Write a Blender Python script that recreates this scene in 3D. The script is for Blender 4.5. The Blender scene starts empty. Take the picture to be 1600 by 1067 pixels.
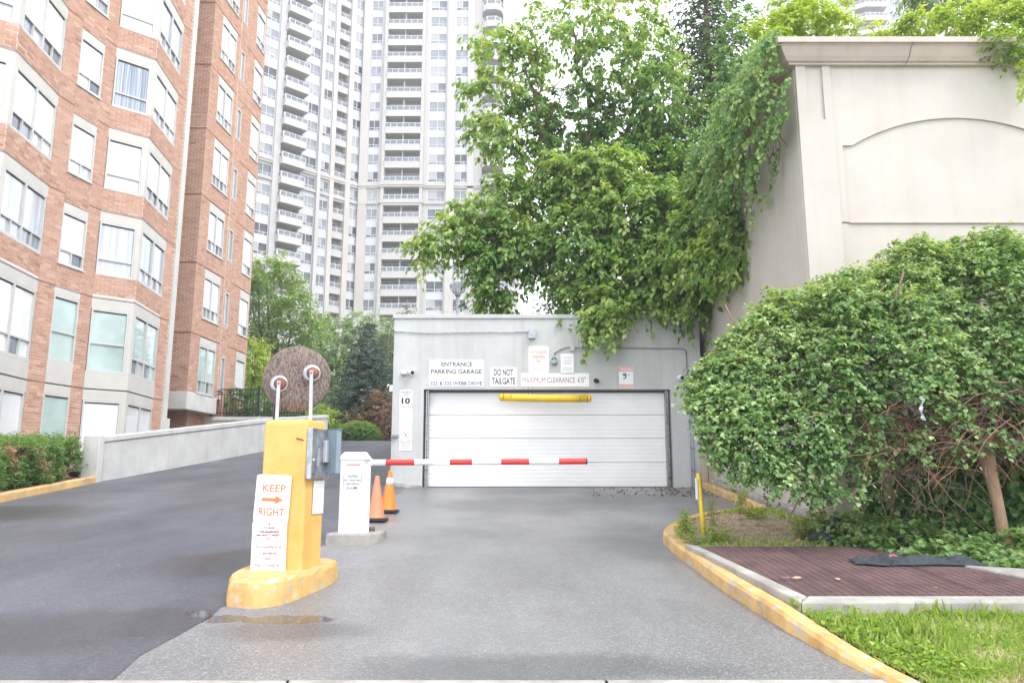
import bpy, bmesh, math, random
import numpy as np
from mathutils import Matrix, Vector, noise as mnoise
random.seed(7); RNG = np.random.default_rng(7)
R = math.radians
sc = bpy.context.scene
COL = sc.collection

# ------------------------------------------------------------------ camera
FPX = 1185.0; TH = math.atan(208.5/FPX); CT, ST = math.cos(TH), math.sin(TH)
EYE = 1.68; SLOPE = 0.08
cam = bpy.data.cameras.new('camera'); co = bpy.data.objects.new('camera', cam); COL.objects.link(co)
co.location = (0, 0, EYE); co.rotation_euler = (R(90)+TH, 0, 0)
cam.sensor_width = 36; cam.lens = FPX/1600*36; cam.clip_start = .05; cam.clip_end = 3000
sc.camera = co
sc.render.resolution_x = 1024; sc.render.resolution_y = 682

# ------------------------------------------------------------------ light
SUN_EL, SUN_AZ = R(52), R(130)            # azimuth clockwise from +Y (straight ahead)
w = bpy.data.worlds.new('World'); sc.world = w; w.use_nodes = True
nt = w.node_tree; nt.nodes.clear()
out = nt.nodes.new('ShaderNodeOutputWorld'); bg = nt.nodes.new('ShaderNodeBackground')
sky = nt.nodes.new('ShaderNodeTexSky'); sky.sky_type = 'NISHITA'; sky.sun_disc = False
sky.sun_elevation = SUN_EL; sky.sun_rotation = SUN_AZ
mx = nt.nodes.new('ShaderNodeMix'); mx.data_type = 'RGBA'
mx.inputs[0].default_value = .90; mx.inputs[7].default_value = (9.4, 9.55, 10.0, 1)   # even cloud deck over the clear sky
nt.links.new(sky.outputs[0], mx.inputs[6]); nt.links.new(mx.outputs[2], bg.inputs[0])
bg.inputs[1].default_value = .1
nt.links.new(bg.outputs[0], out.inputs[0])
sl = bpy.data.lights.new('sun', 'SUN'); sl.energy = .9; sl.angle = R(20); sl.color = (1, .96, .9)
so = bpy.data.objects.new('sun', sl); COL.objects.link(so)
sd = Vector((math.sin(SUN_AZ)*math.cos(SUN_EL), math.cos(SUN_AZ)*math.cos(SUN_EL), math.sin(SUN_EL)))
so.rotation_euler = sd.to_track_quat('Z', 'Y').to_euler(); so.location = (10, -10, 30)
vs = sc.view_settings; vs.view_transform = 'Standard'; vs.look = 'None'; vs.exposure = 1.62; vs.gamma = 1
vs.use_curve_mapping = False
sc.cycles.use_denoising = True
sc.cycles.max_bounces = 8; sc.cycles.transparent_max_bounces = 8

# ------------------------------------------------------------------ measuring helpers
def ray(px, py):
    u = (px-800)/FPX; v = (533.5-py)/FPX
    return Vector((u, CT-v*ST, ST+v*CT))
def P(px, py, Y):
    d = ray(px, py); t = Y/d.y; return Vector((d.x*t, Y, EYE+d.z*t))

# ------------------------------------------------------------------ object helpers
LOC = {}
def tag(o, label=None, cat=None, group=None, kind=None):
    if label: o['label'] = label
    if cat: o['category'] = cat
    if group: o['group'] = group
    if kind: o['kind'] = kind
    return o
def thing(name, label, cat, loc, group=None):
    o = bpy.data.objects.new(name, None); COL.objects.link(o); o.location = loc
    o.empty_display_size = .2; LOC[o.name] = Vector(loc)
    return tag(o, label, cat, group)
def link(name, me, parent=None, loc=None):
    o = bpy.data.objects.new(name, me); COL.objects.link(o)
    if parent is not None:
        o.parent = parent; LOC[o.name] = LOC[parent.name]
    else:
        LOC[o.name] = Vector(loc or (0, 0, 0)); o.location = LOC[o.name]
    return o
def place(name, me, parent, M):            # a shared local mesh put at world matrix M under parent
    o = bpy.data.objects.new(name, me); COL.objects.link(o); o.parent = parent
    o.matrix_local = Matrix.Translation(-LOC[parent.name]) @ M
    return o
def sub(name, me, parent):                 # shares its parent's local frame
    o = bpy.data.objects.new(name, me); COL.objects.link(o); o.parent = parent; return o
def frame(ox, oy, az, oz=0):               # x along the face, y into the wall, z up
    s = Vector((math.sin(az), math.cos(az), 0)); i = Vector((-s.y, s.x, 0))
    return Matrix(((s.x, i.x, 0, ox), (s.y, i.y, 0, oy), (0, 0, 1, oz), (0, 0, 0, 1)))
class MB:
    def __init__(s, M=None): s.v = []; s.f = []; s.m = []; s.sm = []; s.M = M; s.c = None
    def pt(s, p):
        p = Vector(p)
        if s.M is not None: p = s.M @ p
        s.v.append(tuple(p)); return len(s.v)-1
    def face(s, ids, m=0, sm=False): s.f.append(ids); s.m.append(m); s.sm.append(sm)
    def box(s, x0, x1, y0, y1, z0, z1, m=0):
        i = [s.pt(p) for p in ((x0,y0,z0),(x1,y0,z0),(x1,y1,z0),(x0,y1,z0),(x0,y0,z1),(x1,y0,z1),(x1,y1,z1),(x0,y1,z1))]
        for q in ((0,3,2,1),(4,5,6,7),(0,1,5,4),(1,2,6,5),(2,3,7,6),(3,0,4,7)): s.face([i[k] for k in q], m)
        return s
    def prism(s, pts, z0, z1, m=0):        # plan polygon, z may be a function of (x, y)
        a = z0 if callable(z0) else (lambda x, y: z0); b = z1 if callable(z1) else (lambda x, y: z1)
        lo = [s.pt((x, y, a(x, y))) for x, y in pts]; hi = [s.pt((x, y, b(x, y))) for x, y in pts]
        n = len(pts); s.face(lo[::-1], m); s.face(hi, m)
        for k in range(n): s.face([lo[k], lo[(k+1) % n], hi[(k+1) % n], hi[k]], m)
        return s
    def poly_y(s, pts, y0, y1, m=0):       # polygon in (x, z) given thickness in y
        lo = [s.pt((x, y0, z)) for x, z in pts]; hi = [s.pt((x, y1, z)) for x, z in pts]
        n = len(pts); s.face(lo, m); s.face(hi[::-1], m)
        for k in range(n): s.face([lo[k], hi[k], hi[(k+1) % n], lo[(k+1) % n]], m)
        return s
    def tube(s, pts, r, n=8, m=0, cap=True):
        pts = [Vector(p) for p in pts]; rs = r if isinstance(r, (list, tuple)) else [r]*len(pts)
        prev = None
        for k, p in enumerate(pts):
            d = (pts[min(k+1, len(pts)-1)]-pts[max(k-1, 0)]).normalized()
            a = d.orthogonal().normalized() if k == 0 else (a - d*a.dot(d)).normalized()
            b = d.cross(a)
            ring = [s.pt(p+(a*math.cos(2*math.pi*j/n)+b*math.sin(2*math.pi*j/n))*rs[k]) for j in range(n)]
            if prev:
                for j in range(n): s.face([prev[j], prev[(j+1) % n], ring[(j+1) % n], ring[j]], m, True)
            elif cap: s.face(ring[::-1], m)
            prev = ring
        if cap: s.face(prev, m)
        return s
    def lathe(s, prof, c, ax=(0, 0, 1), n=20, m=0):   # profile of (r, h) along axis
        ax = Vector(ax).normalized(); a = ax.orthogonal().normalized(); b = ax.cross(a); c = Vector(c); prev = None
        for r, h in prof:
            ring = [s.pt(c+ax*h+(a*math.cos(2*math.pi*j/n)+b*math.sin(2*math.pi*j/n))*max(r, 1e-4)) for j in range(n)]
            if prev:
                for j in range(n): s.face([prev[j], prev[(j+1) % n], ring[(j+1) % n], ring[j]], m, True)
            else: s.face(ring[::-1], m)
            prev = ring
        s.face(prev, m)
        return s
    def mesh(s, name, mats, origin=(0, 0, 0)):
        me = bpy.data.meshes.new(name); o = Vector(origin)
        me.from_pydata([tuple(Vector(p)-o) for p in s.v], [], s.f)
        for mt in (mats if isinstance(mats, (list, tuple)) else [mats]): me.materials.append(mt)
        me.polygons.foreach_set('material_index', s.m); me.polygons.foreach_set('use_smooth', s.sm)
        bm = bmesh.new(); bm.from_mesh(me); bmesh.ops.recalc_face_normals(bm, faces=bm.faces); bm.to_mesh(me); bm.free()
        me.update(); return me
    def build(s, name, mats, parent=None, bevel=0, kind=None, loc=None, seg=2):
        org = LOC[parent.name] if parent is not None else Vector(loc or (0, 0, 0))
        o = link(name, s.mesh(name, mats, org), parent, loc)
        if bevel:
            b = o.modifiers.new('bevel', 'BEVEL'); b.width = bevel; b.segments = seg; b.limit_method = 'ANGLE'; b.angle_limit = R(40)
        if kind: o['kind'] = kind
        return o
    def pieces(s, name, mats, parent, bevel=0):        # every separate solid becomes an object of its own
        par = list(range(len(s.v)))
        def fd(a):
            while par[a] != a: par[a] = par[par[a]]; a = par[a]
            return a
        for f in s.f:
            for q in f[1:]: par[fd(q)] = fd(f[0])
        grp = {}
        for k, f in enumerate(s.f): grp.setdefault(fd(f[0]), []).append(k)
        for ks in grp.values():
            m2 = MB(); mp = {}
            for k in ks:
                ids = []
                for v in s.f[k]:
                    if v not in mp: mp[v] = len(m2.v); m2.v.append(s.v[v])
                    ids.append(mp[v])
                m2.face(ids, s.m[k], s.sm[k])
            m2.build(name, mats, parent, bevel)

# ------------------------------------------------------------------ materials
def mat(name, c, rough=.7, var=.12, scale=6, bump=0, bscale=60, c2=None, metal=0, spec=.5, stretch=None, detail=5, rvar=0):
    m = bpy.data.materials.new(name); m.use_nodes = True; n = m.node_tree; b = n.nodes['Principled BSDF']
    b.inputs['Roughness'].default_value = rough; b.inputs['Metallic'].default_value = metal
    b.inputs['Specular IOR Level'].default_value = spec
    tc = n.nodes.new('ShaderNodeTexCoord'); mp = n.nodes.new('ShaderNodeMapping'); n.links.new(tc.outputs['Object'], mp.inputs[0])
    if stretch: mp.inputs['Scale'].default_value = stretch
    no = n.nodes.new('ShaderNodeTexNoise'); no.inputs['Scale'].default_value = scale; no.inputs['Detail'].default_value = detail
    no.inputs['Roughness'].default_value = .65
    n.links.new(mp.outputs[0], no.inputs['Vector'])
    rp = n.nodes.new('ShaderNodeValToRGB'); n.links.new(no.outputs[0], rp.inputs[0])
    lo = c2 if c2 else tuple(x*(1-var*1.6) for x in c); hi = c if c2 else tuple(min(1, x*(1+var)) for x in c)
    rp.color_ramp.elements[0].position = .32; rp.color_ramp.elements[1].position = .68
    rp.color_ramp.elements[0].color = (*lo, 1); rp.color_ramp.elements[1].color = (*hi, 1)
    n.links.new(rp.outputs[0], b.inputs['Base Color'])
    if rvar:
        mr = n.nodes.new('ShaderNodeMapRange'); n.links.new(no.outputs[0], mr.inputs[0])
        mr.inputs[3].default_value = max(0, rough-rvar); mr.inputs[4].default_value = min(1, rough+rvar)
        mr.inputs[1].default_value = .35; mr.inputs[2].default_value = .65
        n.links.new(mr.outputs[0], b.inputs['Roughness'])
    if bump:
        n2 = n.nodes.new('ShaderNodeTexNoise'); n2.inputs['Scale'].default_value = bscale; n2.inputs['Detail'].default_value = 4
        n.links.new(mp.outputs[0], n2.inputs['Vector'])
        bp = n.nodes.new('ShaderNodeBump'); bp.inputs['Strength'].default_value = min(1, bump*1.0); bp.inputs['Distance'].default_value = .01
        n.links.new(n2.outputs[0], bp.inputs['Height']); n.links.new(bp.outputs[0], b.inputs['Normal'])
    return m
def N(n, t, **k):
    x = n.nodes.new(t)
    for a, b in k.items(): setattr(x, a, b)
    return x
def gpt0(px, py):
    d = ray(px, py); tt = -EYE/(d.z-SLOPE*d.y); return Vector((d.x*tt, d.y*tt, EYE+d.z*tt))
def asphalt(name, dark, light, rough, wet, patch, aggr, pools=(), damp=()):
    m = bpy.data.materials.new(name); m.use_nodes = True; n = m.node_tree; b = n.nodes['Principled BSDF']; L = n.links.new
    tc = N(n, 'ShaderNodeTexCoord')
    big = N(n, 'ShaderNodeTexNoise'); big.inputs['Scale'].default_value = .55; big.inputs['Detail'].default_value = 6; big.inputs['Roughness'].default_value = .6
    mp = N(n, 'ShaderNodeMapping'); mp.inputs['Scale'].default_value = (1, .45, 1); L(tc.outputs['Object'], mp.inputs[0]); L(mp.outputs[0], big.inputs['Vector'])
    fine = N(n, 'ShaderNodeTexNoise'); fine.inputs['Scale'].default_value = 90; fine.inputs['Detail'].default_value = 3
    L(tc.outputs['Object'], fine.inputs['Vector'])
    vo = N(n, 'ShaderNodeTexVoronoi'); vo.inputs['Scale'].default_value = 75; L(tc.outputs['Object'], vo.inputs['Vector'])
    r1 = N(n, 'ShaderNodeValToRGB'); L(big.outputs[0], r1.inputs[0])
    r1.color_ramp.elements[0].position = .36; r1.color_ramp.elements[0].color = (*dark, 1)
    r1.color_ramp.elements[1].position = .64; r1.color_ramp.elements[1].color = (*light, 1)
    sp = N(n, 'ShaderNodeValToRGB'); L(vo.outputs['Color'], sp.inputs[0])
    sp.color_ramp.elements[0].position = .55; sp.color_ramp.elements[0].color = (0, 0, 0, 1)
    sp.color_ramp.elements[1].position = .95; sp.color_ramp.elements[1].color = (aggr, aggr, aggr, 1)
    ad = N(n, 'ShaderNodeMix', data_type='RGBA', blend_type='ADD'); ad.inputs[0].default_value = 1
    L(r1.outputs[0], ad.inputs[6]); L(sp.outputs[0], ad.inputs[7])
    ml = N(n, 'ShaderNodeMix', data_type='RGBA', blend_type='MULTIPLY'); ml.inputs[0].default_value = .55
    L(ad.outputs[2], ml.inputs[6]); L(fine.outputs[0], ml.inputs[7]); L(ml.outputs[2], b.inputs['Base Color'])
    wn = N(n, 'ShaderNodeTexNoise'); wn.inputs['Scale'].default_value = patch; wn.inputs['Detail'].default_value = 5; L(tc.outputs['Object'], wn.inputs['Vector'])
    mr = N(n, 'ShaderNodeMapRange'); L(wn.outputs[0], mr.inputs[0]); mr.inputs[1].default_value = .42; mr.inputs[2].default_value = .6
    mr.inputs[3].default_value = wet; mr.inputs[4].default_value = rough; L(mr.outputs[0], b.inputs['Roughness'])
    bp = N(n, 'ShaderNodeBump'); bp.inputs['Strength'].default_value = .45; bp.inputs['Distance'].default_value = .006
    L(vo.outputs['Distance'], bp.inputs['Height']); L(bp.outputs[0], b.inputs['Normal'])
    def mask(spots, amp, lo, hi, sc_):
        acc = None
        for px, py, rx, ry in spots:           # standing water and damp patches: centre and radii in metres
            c = gpt0(px, py); sb = N(n, 'ShaderNodeVectorMath', operation='SUBTRACT'); L(tc.outputs['Object'], sb.inputs[0]); sb.inputs[1].default_value = (c.x, c.y, 0)
            ml_ = N(n, 'ShaderNodeVectorMath', operation='MULTIPLY'); L(sb.outputs[0], ml_.inputs[0]); ml_.inputs[1].default_value = (1/rx, 1/ry, 0)
            gd = N(n, 'ShaderNodeTexGradient', gradient_type='SPHERICAL'); L(ml_.outputs[0], gd.inputs[0])
            if acc is None: acc = gd.outputs['Fac']
            else:
                mxx = N(n, 'ShaderNodeMath', operation='MAXIMUM'); L(acc, mxx.inputs[0]); L(gd.outputs['Fac'], mxx.inputs[1]); acc = mxx.outputs[0]
        nz = N(n, 'ShaderNodeTexNoise'); nz.inputs['Scale'].default_value = sc_; nz.inputs['Detail'].default_value = 6; nz.inputs['Roughness'].default_value = .6; L(tc.outputs['Object'], nz.inputs['Vector'])
        m1 = N(n, 'ShaderNodeMath', operation='MULTIPLY_ADD'); L(nz.outputs[0], m1.inputs[0]); m1.inputs[1].default_value = amp; m1.inputs[2].default_value = -amp/2
        a1 = N(n, 'ShaderNodeMath', operation='ADD'); L(acc, a1.inputs[0]); L(m1.outputs[0], a1.inputs[1])
        r = N(n, 'ShaderNodeMapRange'); L(a1.outputs[0], r.inputs[0]); r.inputs[1].default_value = lo; r.inputs[2].default_value = hi; return r.outputs[0]
    def darken(f, k):
        src = b.inputs['Base Color'].links[0].from_socket; m2 = N(n, 'ShaderNodeMix', data_type='RGBA', blend_type='MULTIPLY'); L(f, m2.inputs[0]); L(src, m2.inputs[6]); m2.inputs[7].default_value = (k, k, k*1.02, 1); L(m2.outputs[2], b.inputs['Base Color'])
    def gloss(f, v):
        src = b.inputs['Roughness'].links[0].from_socket; m2 = N(n, 'ShaderNodeMix', data_type='FLOAT'); L(f, m2.inputs[0]); L(src, m2.inputs[2]); m2.inputs[3].default_value = v; L(m2.outputs[0], b.inputs['Roughness'])
    if damp: f = mask(damp, .9, .15, .55, 1.3); darken(f, .62); gloss(f, .34)
    if pools:
        f = mask(pools, .7, .33, .42, 3.5); darken(f, .5); gloss(f, .04)
        iv = N(n, 'ShaderNodeMath', operation='MULTIPLY_ADD'); L(f, iv.inputs[0]); iv.inputs[1].default_value = -.45; iv.inputs[2].default_value = .45; L(iv.outputs[0], bp.inputs['Strength'])
    return m
ASPH_OLD = asphalt('old_asphalt', (.185, .186, .194), (.265, .266, .275), .62, .30, .35, .17, pools=((450, 967, .62, .22), (350, 966, .3, .2)), damp=((820, 1045, 1.7, .5), (450, 985, .8, .4)))
ASPH_NEW = asphalt('new_asphalt', (.058, .063, .082), (.125, .132, .16), .58, .30, .3, .09, pools=((335, 958, .45, .2),), damp=((250, 975, 2.2, .7), (30, 1000, 1.2, .6), (330, 880, .9, 1.2), (30, 800, 2, 1.5)))
CONC = mat('concrete', (.36, .345, .32), .85, .2, 3, .4, 50)
CONC_P = mat('pale_concrete', (.55, .55, .54), .8, .1, 1.5, .15, 40)
GAR = mat('grey_painted_concrete', (.49, .505, .50), .7, .06, 1.3, .12, 45)
STUC = mat('beige_stucco', (.50, .465, .42), .85, .05, 1.0, .25, 90)
STUC_C = mat('beige_cornice', (.50, .425, .375), .8, .06, 2, .15, 60)
def streaks(m, k=.86, sc=(9, 9, .35), lo=.5, hi=.75):
    n = m.node_tree; b = n.nodes['Principled BSDF']; L = n.links.new; src = b.inputs['Base Color'].links[0].from_socket
    mp = N(n, 'ShaderNodeMapping'); mp.inputs['Scale'].default_value = sc; L(n.nodes['Texture Coordinate'].outputs['Object'], mp.inputs[0])
    no = N(n, 'ShaderNodeTexNoise'); no.inputs['Scale'].default_value = .55; no.inputs['Detail'].default_value = 7; no.inputs['Roughness'].default_value = .6; L(mp.outputs[0], no.inputs['Vector'])
    mr = N(n, 'ShaderNodeMapRange'); L(no.outputs[0], mr.inputs[0]); mr.inputs[1].default_value = lo; mr.inputs[2].default_value = hi
    mx = N(n, 'ShaderNodeMix', data_type='RGBA', blend_type='MULTIPLY'); L(mr.outputs[0], mx.inputs[0]); L(src, mx.inputs[6]); mx.inputs[7].default_value = (k, k*.985, k*.95, 1)
    L(mx.outputs[2], b.inputs['Base Color'])
streaks(STUC, .95); streaks(STUC_C, .85); streaks(GAR, .88); streaks(CONC_P, .84); streaks(CONC, .75, (3, 3, 3), .45, .7)
def stained(name, c, c2, chip=None):
    m = mat(name, c, .6, .1, 2.5, .3, 35, c2=c2)
    if chip:
        n = m.node_tree; b = n.nodes['Principled BSDF']; L = n.links.new
        src = b.inputs['Base Color'].links[0].from_socket
        no = N(n, 'ShaderNodeTexNoise'); no.inputs['Scale'].default_value = 9; no.inputs['Detail'].default_value = 8; no.inputs['Roughness'].default_value = .75
        L(n.nodes['Texture Coordinate'].outputs['Object'], no.inputs['Vector'])
        rp = N(n, 'ShaderNodeValToRGB'); L(no.outputs[0], rp.inputs[0]); rp.color_ramp.elements[0].position = chip; rp.color_ramp.elements[1].position = chip+.03
        mx = N(n, 'ShaderNodeMix', data_type='RGBA'); L(rp.outputs[0], mx.inputs[0]); L(src, mx.inputs[6]); mx.inputs[7].default_value = (.45, .42, .37, 1)
        L(mx.outputs[2], b.inputs['Base Color'])
    return m
YEL = stained('worn_yellow_paint', (.70, .44, .15), (.66, .36, .08), .655)
YELK = stained('worn_yellow_kerb_paint', (.68, .45, .17), (.52, .30, .10), .545)
streaks(YELK, .68, (5, 5, 5), .45, .75); streaks(YEL, .80, (6, 6, 1.2), .5, .75)
YELB = mat('yellow_plastic', (.80, .52, .02), .4, .05, 3)
WHITE = mat('white_paint', (.80, .80, .80), .5, .04, 3)
DOORW = mat('white_door_enamel', (.84, .84, .84), .45, .035, 1.2)
SIGNW = mat('sign_white', (.82, .82, .82), .4, .02, 4)
BLACK = mat('black_paint', (.02, .02, .022), .5, .1, 5)
DGREY = mat('dark_grey', (.10, .10, .11), .6, .1, 5)
MIDG = mat('mid_grey', (.25, .26, .27), .6, .1, 5)
TXT = mat('sign_dark_grey', (.055, .06, .07), .5, 0, 4)
TXTB = mat('sign_blue_grey', (.06, .09, .24), .5, 0, 4)
TXTR = mat('sign_red', (.65, .12, .07), .5, 0, 4)
TXTM = mat('sign_faded_maroon', (.26, .11, .14), .5, .1, 20)
TXTO = mat('sign_orange_red', (.74, .19, .07), .5, .05, 20)
TXTL = mat('sign_faint_grey', (.48, .50, .55), .5, 0, 4)
TXTP = mat('sign_faded_red', (.72, .36, .33), .5, 0, 4)
REDP = mat('red_reflective', (.62, .04, .035), .4, .08, 10)
GALV = mat('galvanised_steel', (.38, .40, .42), .38, .3, 9, .1, 40, metal=.7, rvar=.12)
ALU = mat('pale_metal', (.45, .47, .50), .4, .1, 6, metal=.4)
BLUEG = mat('blue_grey_enamel', (.20, .26, .31), .45, .08, 4)
RUST = mat('rusty_steel', (.26, .095, .06), .75, .2, 14, .2, 60, c2=(.13, .05, .035))
MIRB = mat('weathered_board', (.25, .19, .165), .9, .2, 24, .9, 60, c2=(.075, .055, .05), stretch=(2.6, 2.6, 1.0), detail=12)
for n_ in MIRB.node_tree.nodes:
    if n_.type == 'VALTORGB': n_.color_ramp.elements[0].position = .38; n_.color_ramp.elements[1].position = .60
ORNG = mat('orange_cone_plastic', (.80, .22, .03), .5, .06, 5)
PINKO = mat('faded_orange_cone_plastic', (.70, .24, .13), .55, .06, 5)
streaks(WHITE, .84, (7, 7, 1), .5, .8)
MORT = mat('mortar', (.70, .62, .57), .9, .08, 3)
PREC = mat('precast_panel', (.52, .51, .48), .8, .05, 1.2)
FRAMEM = mat('window_frame_metal', (.50, .50, .48), .5, .04, 3)
SEAL = mat('dark_seal', (.09, .08, .08), .8, 0, 3)
def glass(name, c, var=.08, rough=.06, curtain=0, c2=None):
    m = bpy.data.materials.new(name); m.use_nodes = True; n = m.node_tree; b = n.nodes['Principled BSDF']; L = n.links.new
    b.inputs['Roughness'].default_value = rough; b.inputs['Specular IOR Level'].default_value = .5
    b.inputs['Coat Weight'].default_value = .6; b.inputs['Coat Roughness'].default_value = .03
    tc = N(n, 'ShaderNodeTexCoord'); no = N(n, 'ShaderNodeTexNoise')
    mp = N(n, 'ShaderNodeMapping'); L(tc.outputs['Object'], mp.inputs[0]); L(mp.outputs[0], no.inputs['Vector'])
    if curtain: mp.inputs['Scale'].default_value = (curtain, curtain, .15); no.inputs['Scale'].default_value = 2.2
    else: no.inputs['Scale'].default_value = 1.2
    no.inputs['Detail'].default_value = 3
    rp = N(n, 'ShaderNodeValToRGB'); L(no.outputs[0], rp.inputs[0]); rp.color_ramp.elements[0].position = .38; rp.color_ramp.elements[1].position = .62
    c2 = c2 or tuple(x*(1-var) for x in c)
    rp.color_ramp.elements[0].color = (*c2, 1); rp.color_ramp.elements[1].color = (*c, 1)
    L(rp.outputs[0], b.inputs['Base Color'])
    return m
G_WHITE = glass('pane_over_white_blind', (.72, .74, .77), .05)
G_PALE = glass('pane_over_sheer_curtain', (.55, .59, .66), curtain=4, c2=(.38, .42, .5))
G_GREEN = glass('greenish_pane', (.42, .55, .53), .2)
G_DARK = glass('dark_pane', (.13, .15, .19), .4)
G_MID = glass('grey_pane', (.28, .31, .38), .35, curtain=3)
G_CURT = glass('pane_over_blue_curtain', (.42, .47, .56), curtain=9, c2=(.16, .2, .27))
G_SKY = glass('pale_sky_pane', (.66, .70, .76), .15)
TOWW = mat('tower_white_concrete', (.46, .45, .45), .8, .05, .15)
TOWC = mat('tower_cream_concrete', (.46, .44, .425), .8, .06, .12)
TOWP = mat('tower_panel', (.52, .53, .57), .7, .04, .2)
SOFF = mat('balcony_soffit', (.36, .34, .33), .8, .06, .3)
RAILW = mat('balcony_rail_metal', (.62, .64, .68), .4, .03, 1)
TG = [glass('tower_pane_pale', (.24, .26, .295), .2), glass('tower_pane_sky', (.30, .325, .365), .2), glass('tower_pane_grey', (.14, .155, .18), .3), glass('tower_pane_dark', (.06, .07, .085), .4), glass('tower_pane_blind', (.36, .37, .385), .1)]
for m_ in TG: m_.node_tree.nodes['Principled BSDF'].inputs['Coat Weight'].default_value = .1
def glassrail():
    m = bpy.data.materials.new('railing_glass'); m.use_nodes = True; n = m.node_tree; b = n.nodes['Principled BSDF']
    b.inputs['Base Color'].default_value = (.26, .28, .33, 1); b.inputs['Roughness'].default_value = .12; b.inputs['Alpha'].default_value = .45
    return m
RGLASS = glassrail()
def brickmat():
    m = bpy.data.materials.new('red_brick'); m.use_nodes = True; n = m.node_tree; b = n.nodes['Principled BSDF']; L = n.links.new
    b.inputs['Roughness'].default_value = .88
    at = N(n, 'ShaderNodeAttribute'); at.attribute_name = 'tint'
    rp = N(n, 'ShaderNodeValToRGB'); L(at.outputs['Fac'], rp.inputs[0])
    e = rp.color_ramp.elements; e[0].position = 0; e[0].color = (.31, .165, .115, 1); e[1].position = 1; e[1].color = (.59, .41, .325, 1)
    k = e.new(.3); k.color = (.425, .245, .175, 1); k = e.new(.75); k.color = (.51, .315, .235, 1)
    tc = N(n, 'ShaderNodeTexCoord'); no = N(n, 'ShaderNodeTexNoise'); no.inputs['Scale'].default_value = 14; no.inputs['Detail'].default_value = 5
    L(tc.outputs['Object'], no.inputs['Vector'])
    mx = N(n, 'ShaderNodeMix', data_type='RGBA', blend_type='OVERLAY'); mx.inputs[0].default_value = .15
    L(rp.outputs[0], mx.inputs[6]); L(no.outputs[0], mx.inputs[7]); L(mx.outputs[2], b.inputs['Base Color'])
    return m
BRICK = brickmat()
def leafmat(name, c0, c1, c2, trans=.35, rough=.5):
    m = bpy.data.materials.new(name); m.use_nodes = True; n = m.node_tree; b = n.nodes['Principled BSDF']; L = n.links.new
    at = N(n, 'ShaderNodeAttribute'); at.attribute_name = 'tint'
    rp = N(n, 'ShaderNodeValToRGB'); L(at.outputs['Fac'], rp.inputs[0]); e = rp.color_ramp.elements
    e[0].color = (*c0, 1); e[1].color = (*c2, 1); k = e.new(.55); k.color = (*c1, 1)
    L(rp.outputs[0], b.inputs['Base Color']); b.inputs['Roughness'].default_value = rough; b.inputs['Specular IOR Level'].default_value = .35
    tr = N(n, 'ShaderNodeBsdfTranslucent')
    br = N(n, 'ShaderNodeMix', data_type='RGBA', blend_type='MULTIPLY'); br.inputs[0].default_value = 1; br.inputs[7].default_value = (1.5, 1.35, .55, 1)
    L(rp.outputs[0], br.inputs[6]); L(br.outputs[2], tr.inputs[0])
    ms = N(n, 'ShaderNodeMixShader'); ms.inputs[0].default_value = trans
    L(b.outputs[0], ms.inputs[1]); L(tr.outputs[0], ms.inputs[2]); L(ms.outputs[0], n.nodes['Material Output'].inputs[0])
    return m
LF_TREE = leafmat('broad_leaf', (.065, .165, .05), (.18, .33, .085), (.42, .55, .20), .48, .4)
LF_MAPLE = leafmat('mid_green_leaf', (.09, .19, .05), (.18, .32, .08), (.33, .46, .16), .42)
LF_VINE = leafmat('vine_leaf', (.055, .145, .05), (.15, .29, .085), (.36, .49, .19), .42, .42)
LF_ARB = leafmat('creeper_leaf', (.08, .18, .06), (.20, .34, .12), (.44, .56, .28), .40, .45)
LF_BRI = leafmat('yellow_green_leaf', (.14, .26, .04), (.26, .41, .07), (.42, .53, .14), .45)
LF_PALE = leafmat('pale_tree_leaf', (.13, .23, .11), (.21, .33, .17), (.32, .44, .25), .4)
LF_SPR = leafmat('spruce_needle', (.03, .07, .055), (.075, .14, .11), (.18, .27, .22), .1, .7)
LF_DRK = leafmat('dark_conifer_needle', (.02, .06, .03), (.05, .11, .05), (.09, .17, .08), .2, .7)
LF_RED = leafmat('plum_leaf', (.14, .085, .07), (.25, .16, .12), (.34, .24, .18), .3)
LF_BROWN = leafmat('dead_needle', (.30, .14, .09), (.44, .25, .17), (.55, .36, .27), .2)
LF_GRASS = leafmat('grass_blade', (.17, .29, .05), (.30, .45, .10), (.50, .58, .24), .45)
LF_DRY = leafmat('dry_grass_blade', (.30, .25, .12), (.42, .37, .20), (.52, .47, .28), .3)
BARK = mat('bark', (.28, .20, .14), .9, .2, 5, .8, 25, c2=(.14, .10, .075), stretch=(1, 1, .3))
BARKL = mat('tan_bark', (.42, .27, .18), .9, .2, 6, .8, 30, c2=(.24, .15, .10), stretch=(1, 1, .25))
TWIG = mat('brown_twig', (.26, .17, .13), .9, .3, 8)
TWIGR = mat('red_brown_twig', (.30, .15, .10), .9, .3, 8)
SOIL = mat('soil', (.17, .13, .09), .95, .3, 6, .8, 30)
DIRT = mat('sandy_dirt', (.38, .30, .21), .95, .25, 8, .8, 40, c2=(.24, .19, .13))
GRASSB = mat('grass_thatch', (.22, .26, .08), .95, .3, 5, .5, 40, c2=(.28, .24, .13))
IRON = mat('rusted_grate_steel', (.20, .12, .115), .7, .25, 3, .2, 60, c2=(.11, .07, .072))
CLOTH = mat('black_mesh_fabric', (.035, .045, .055), .8, .3, 30, .6, 80)

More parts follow.
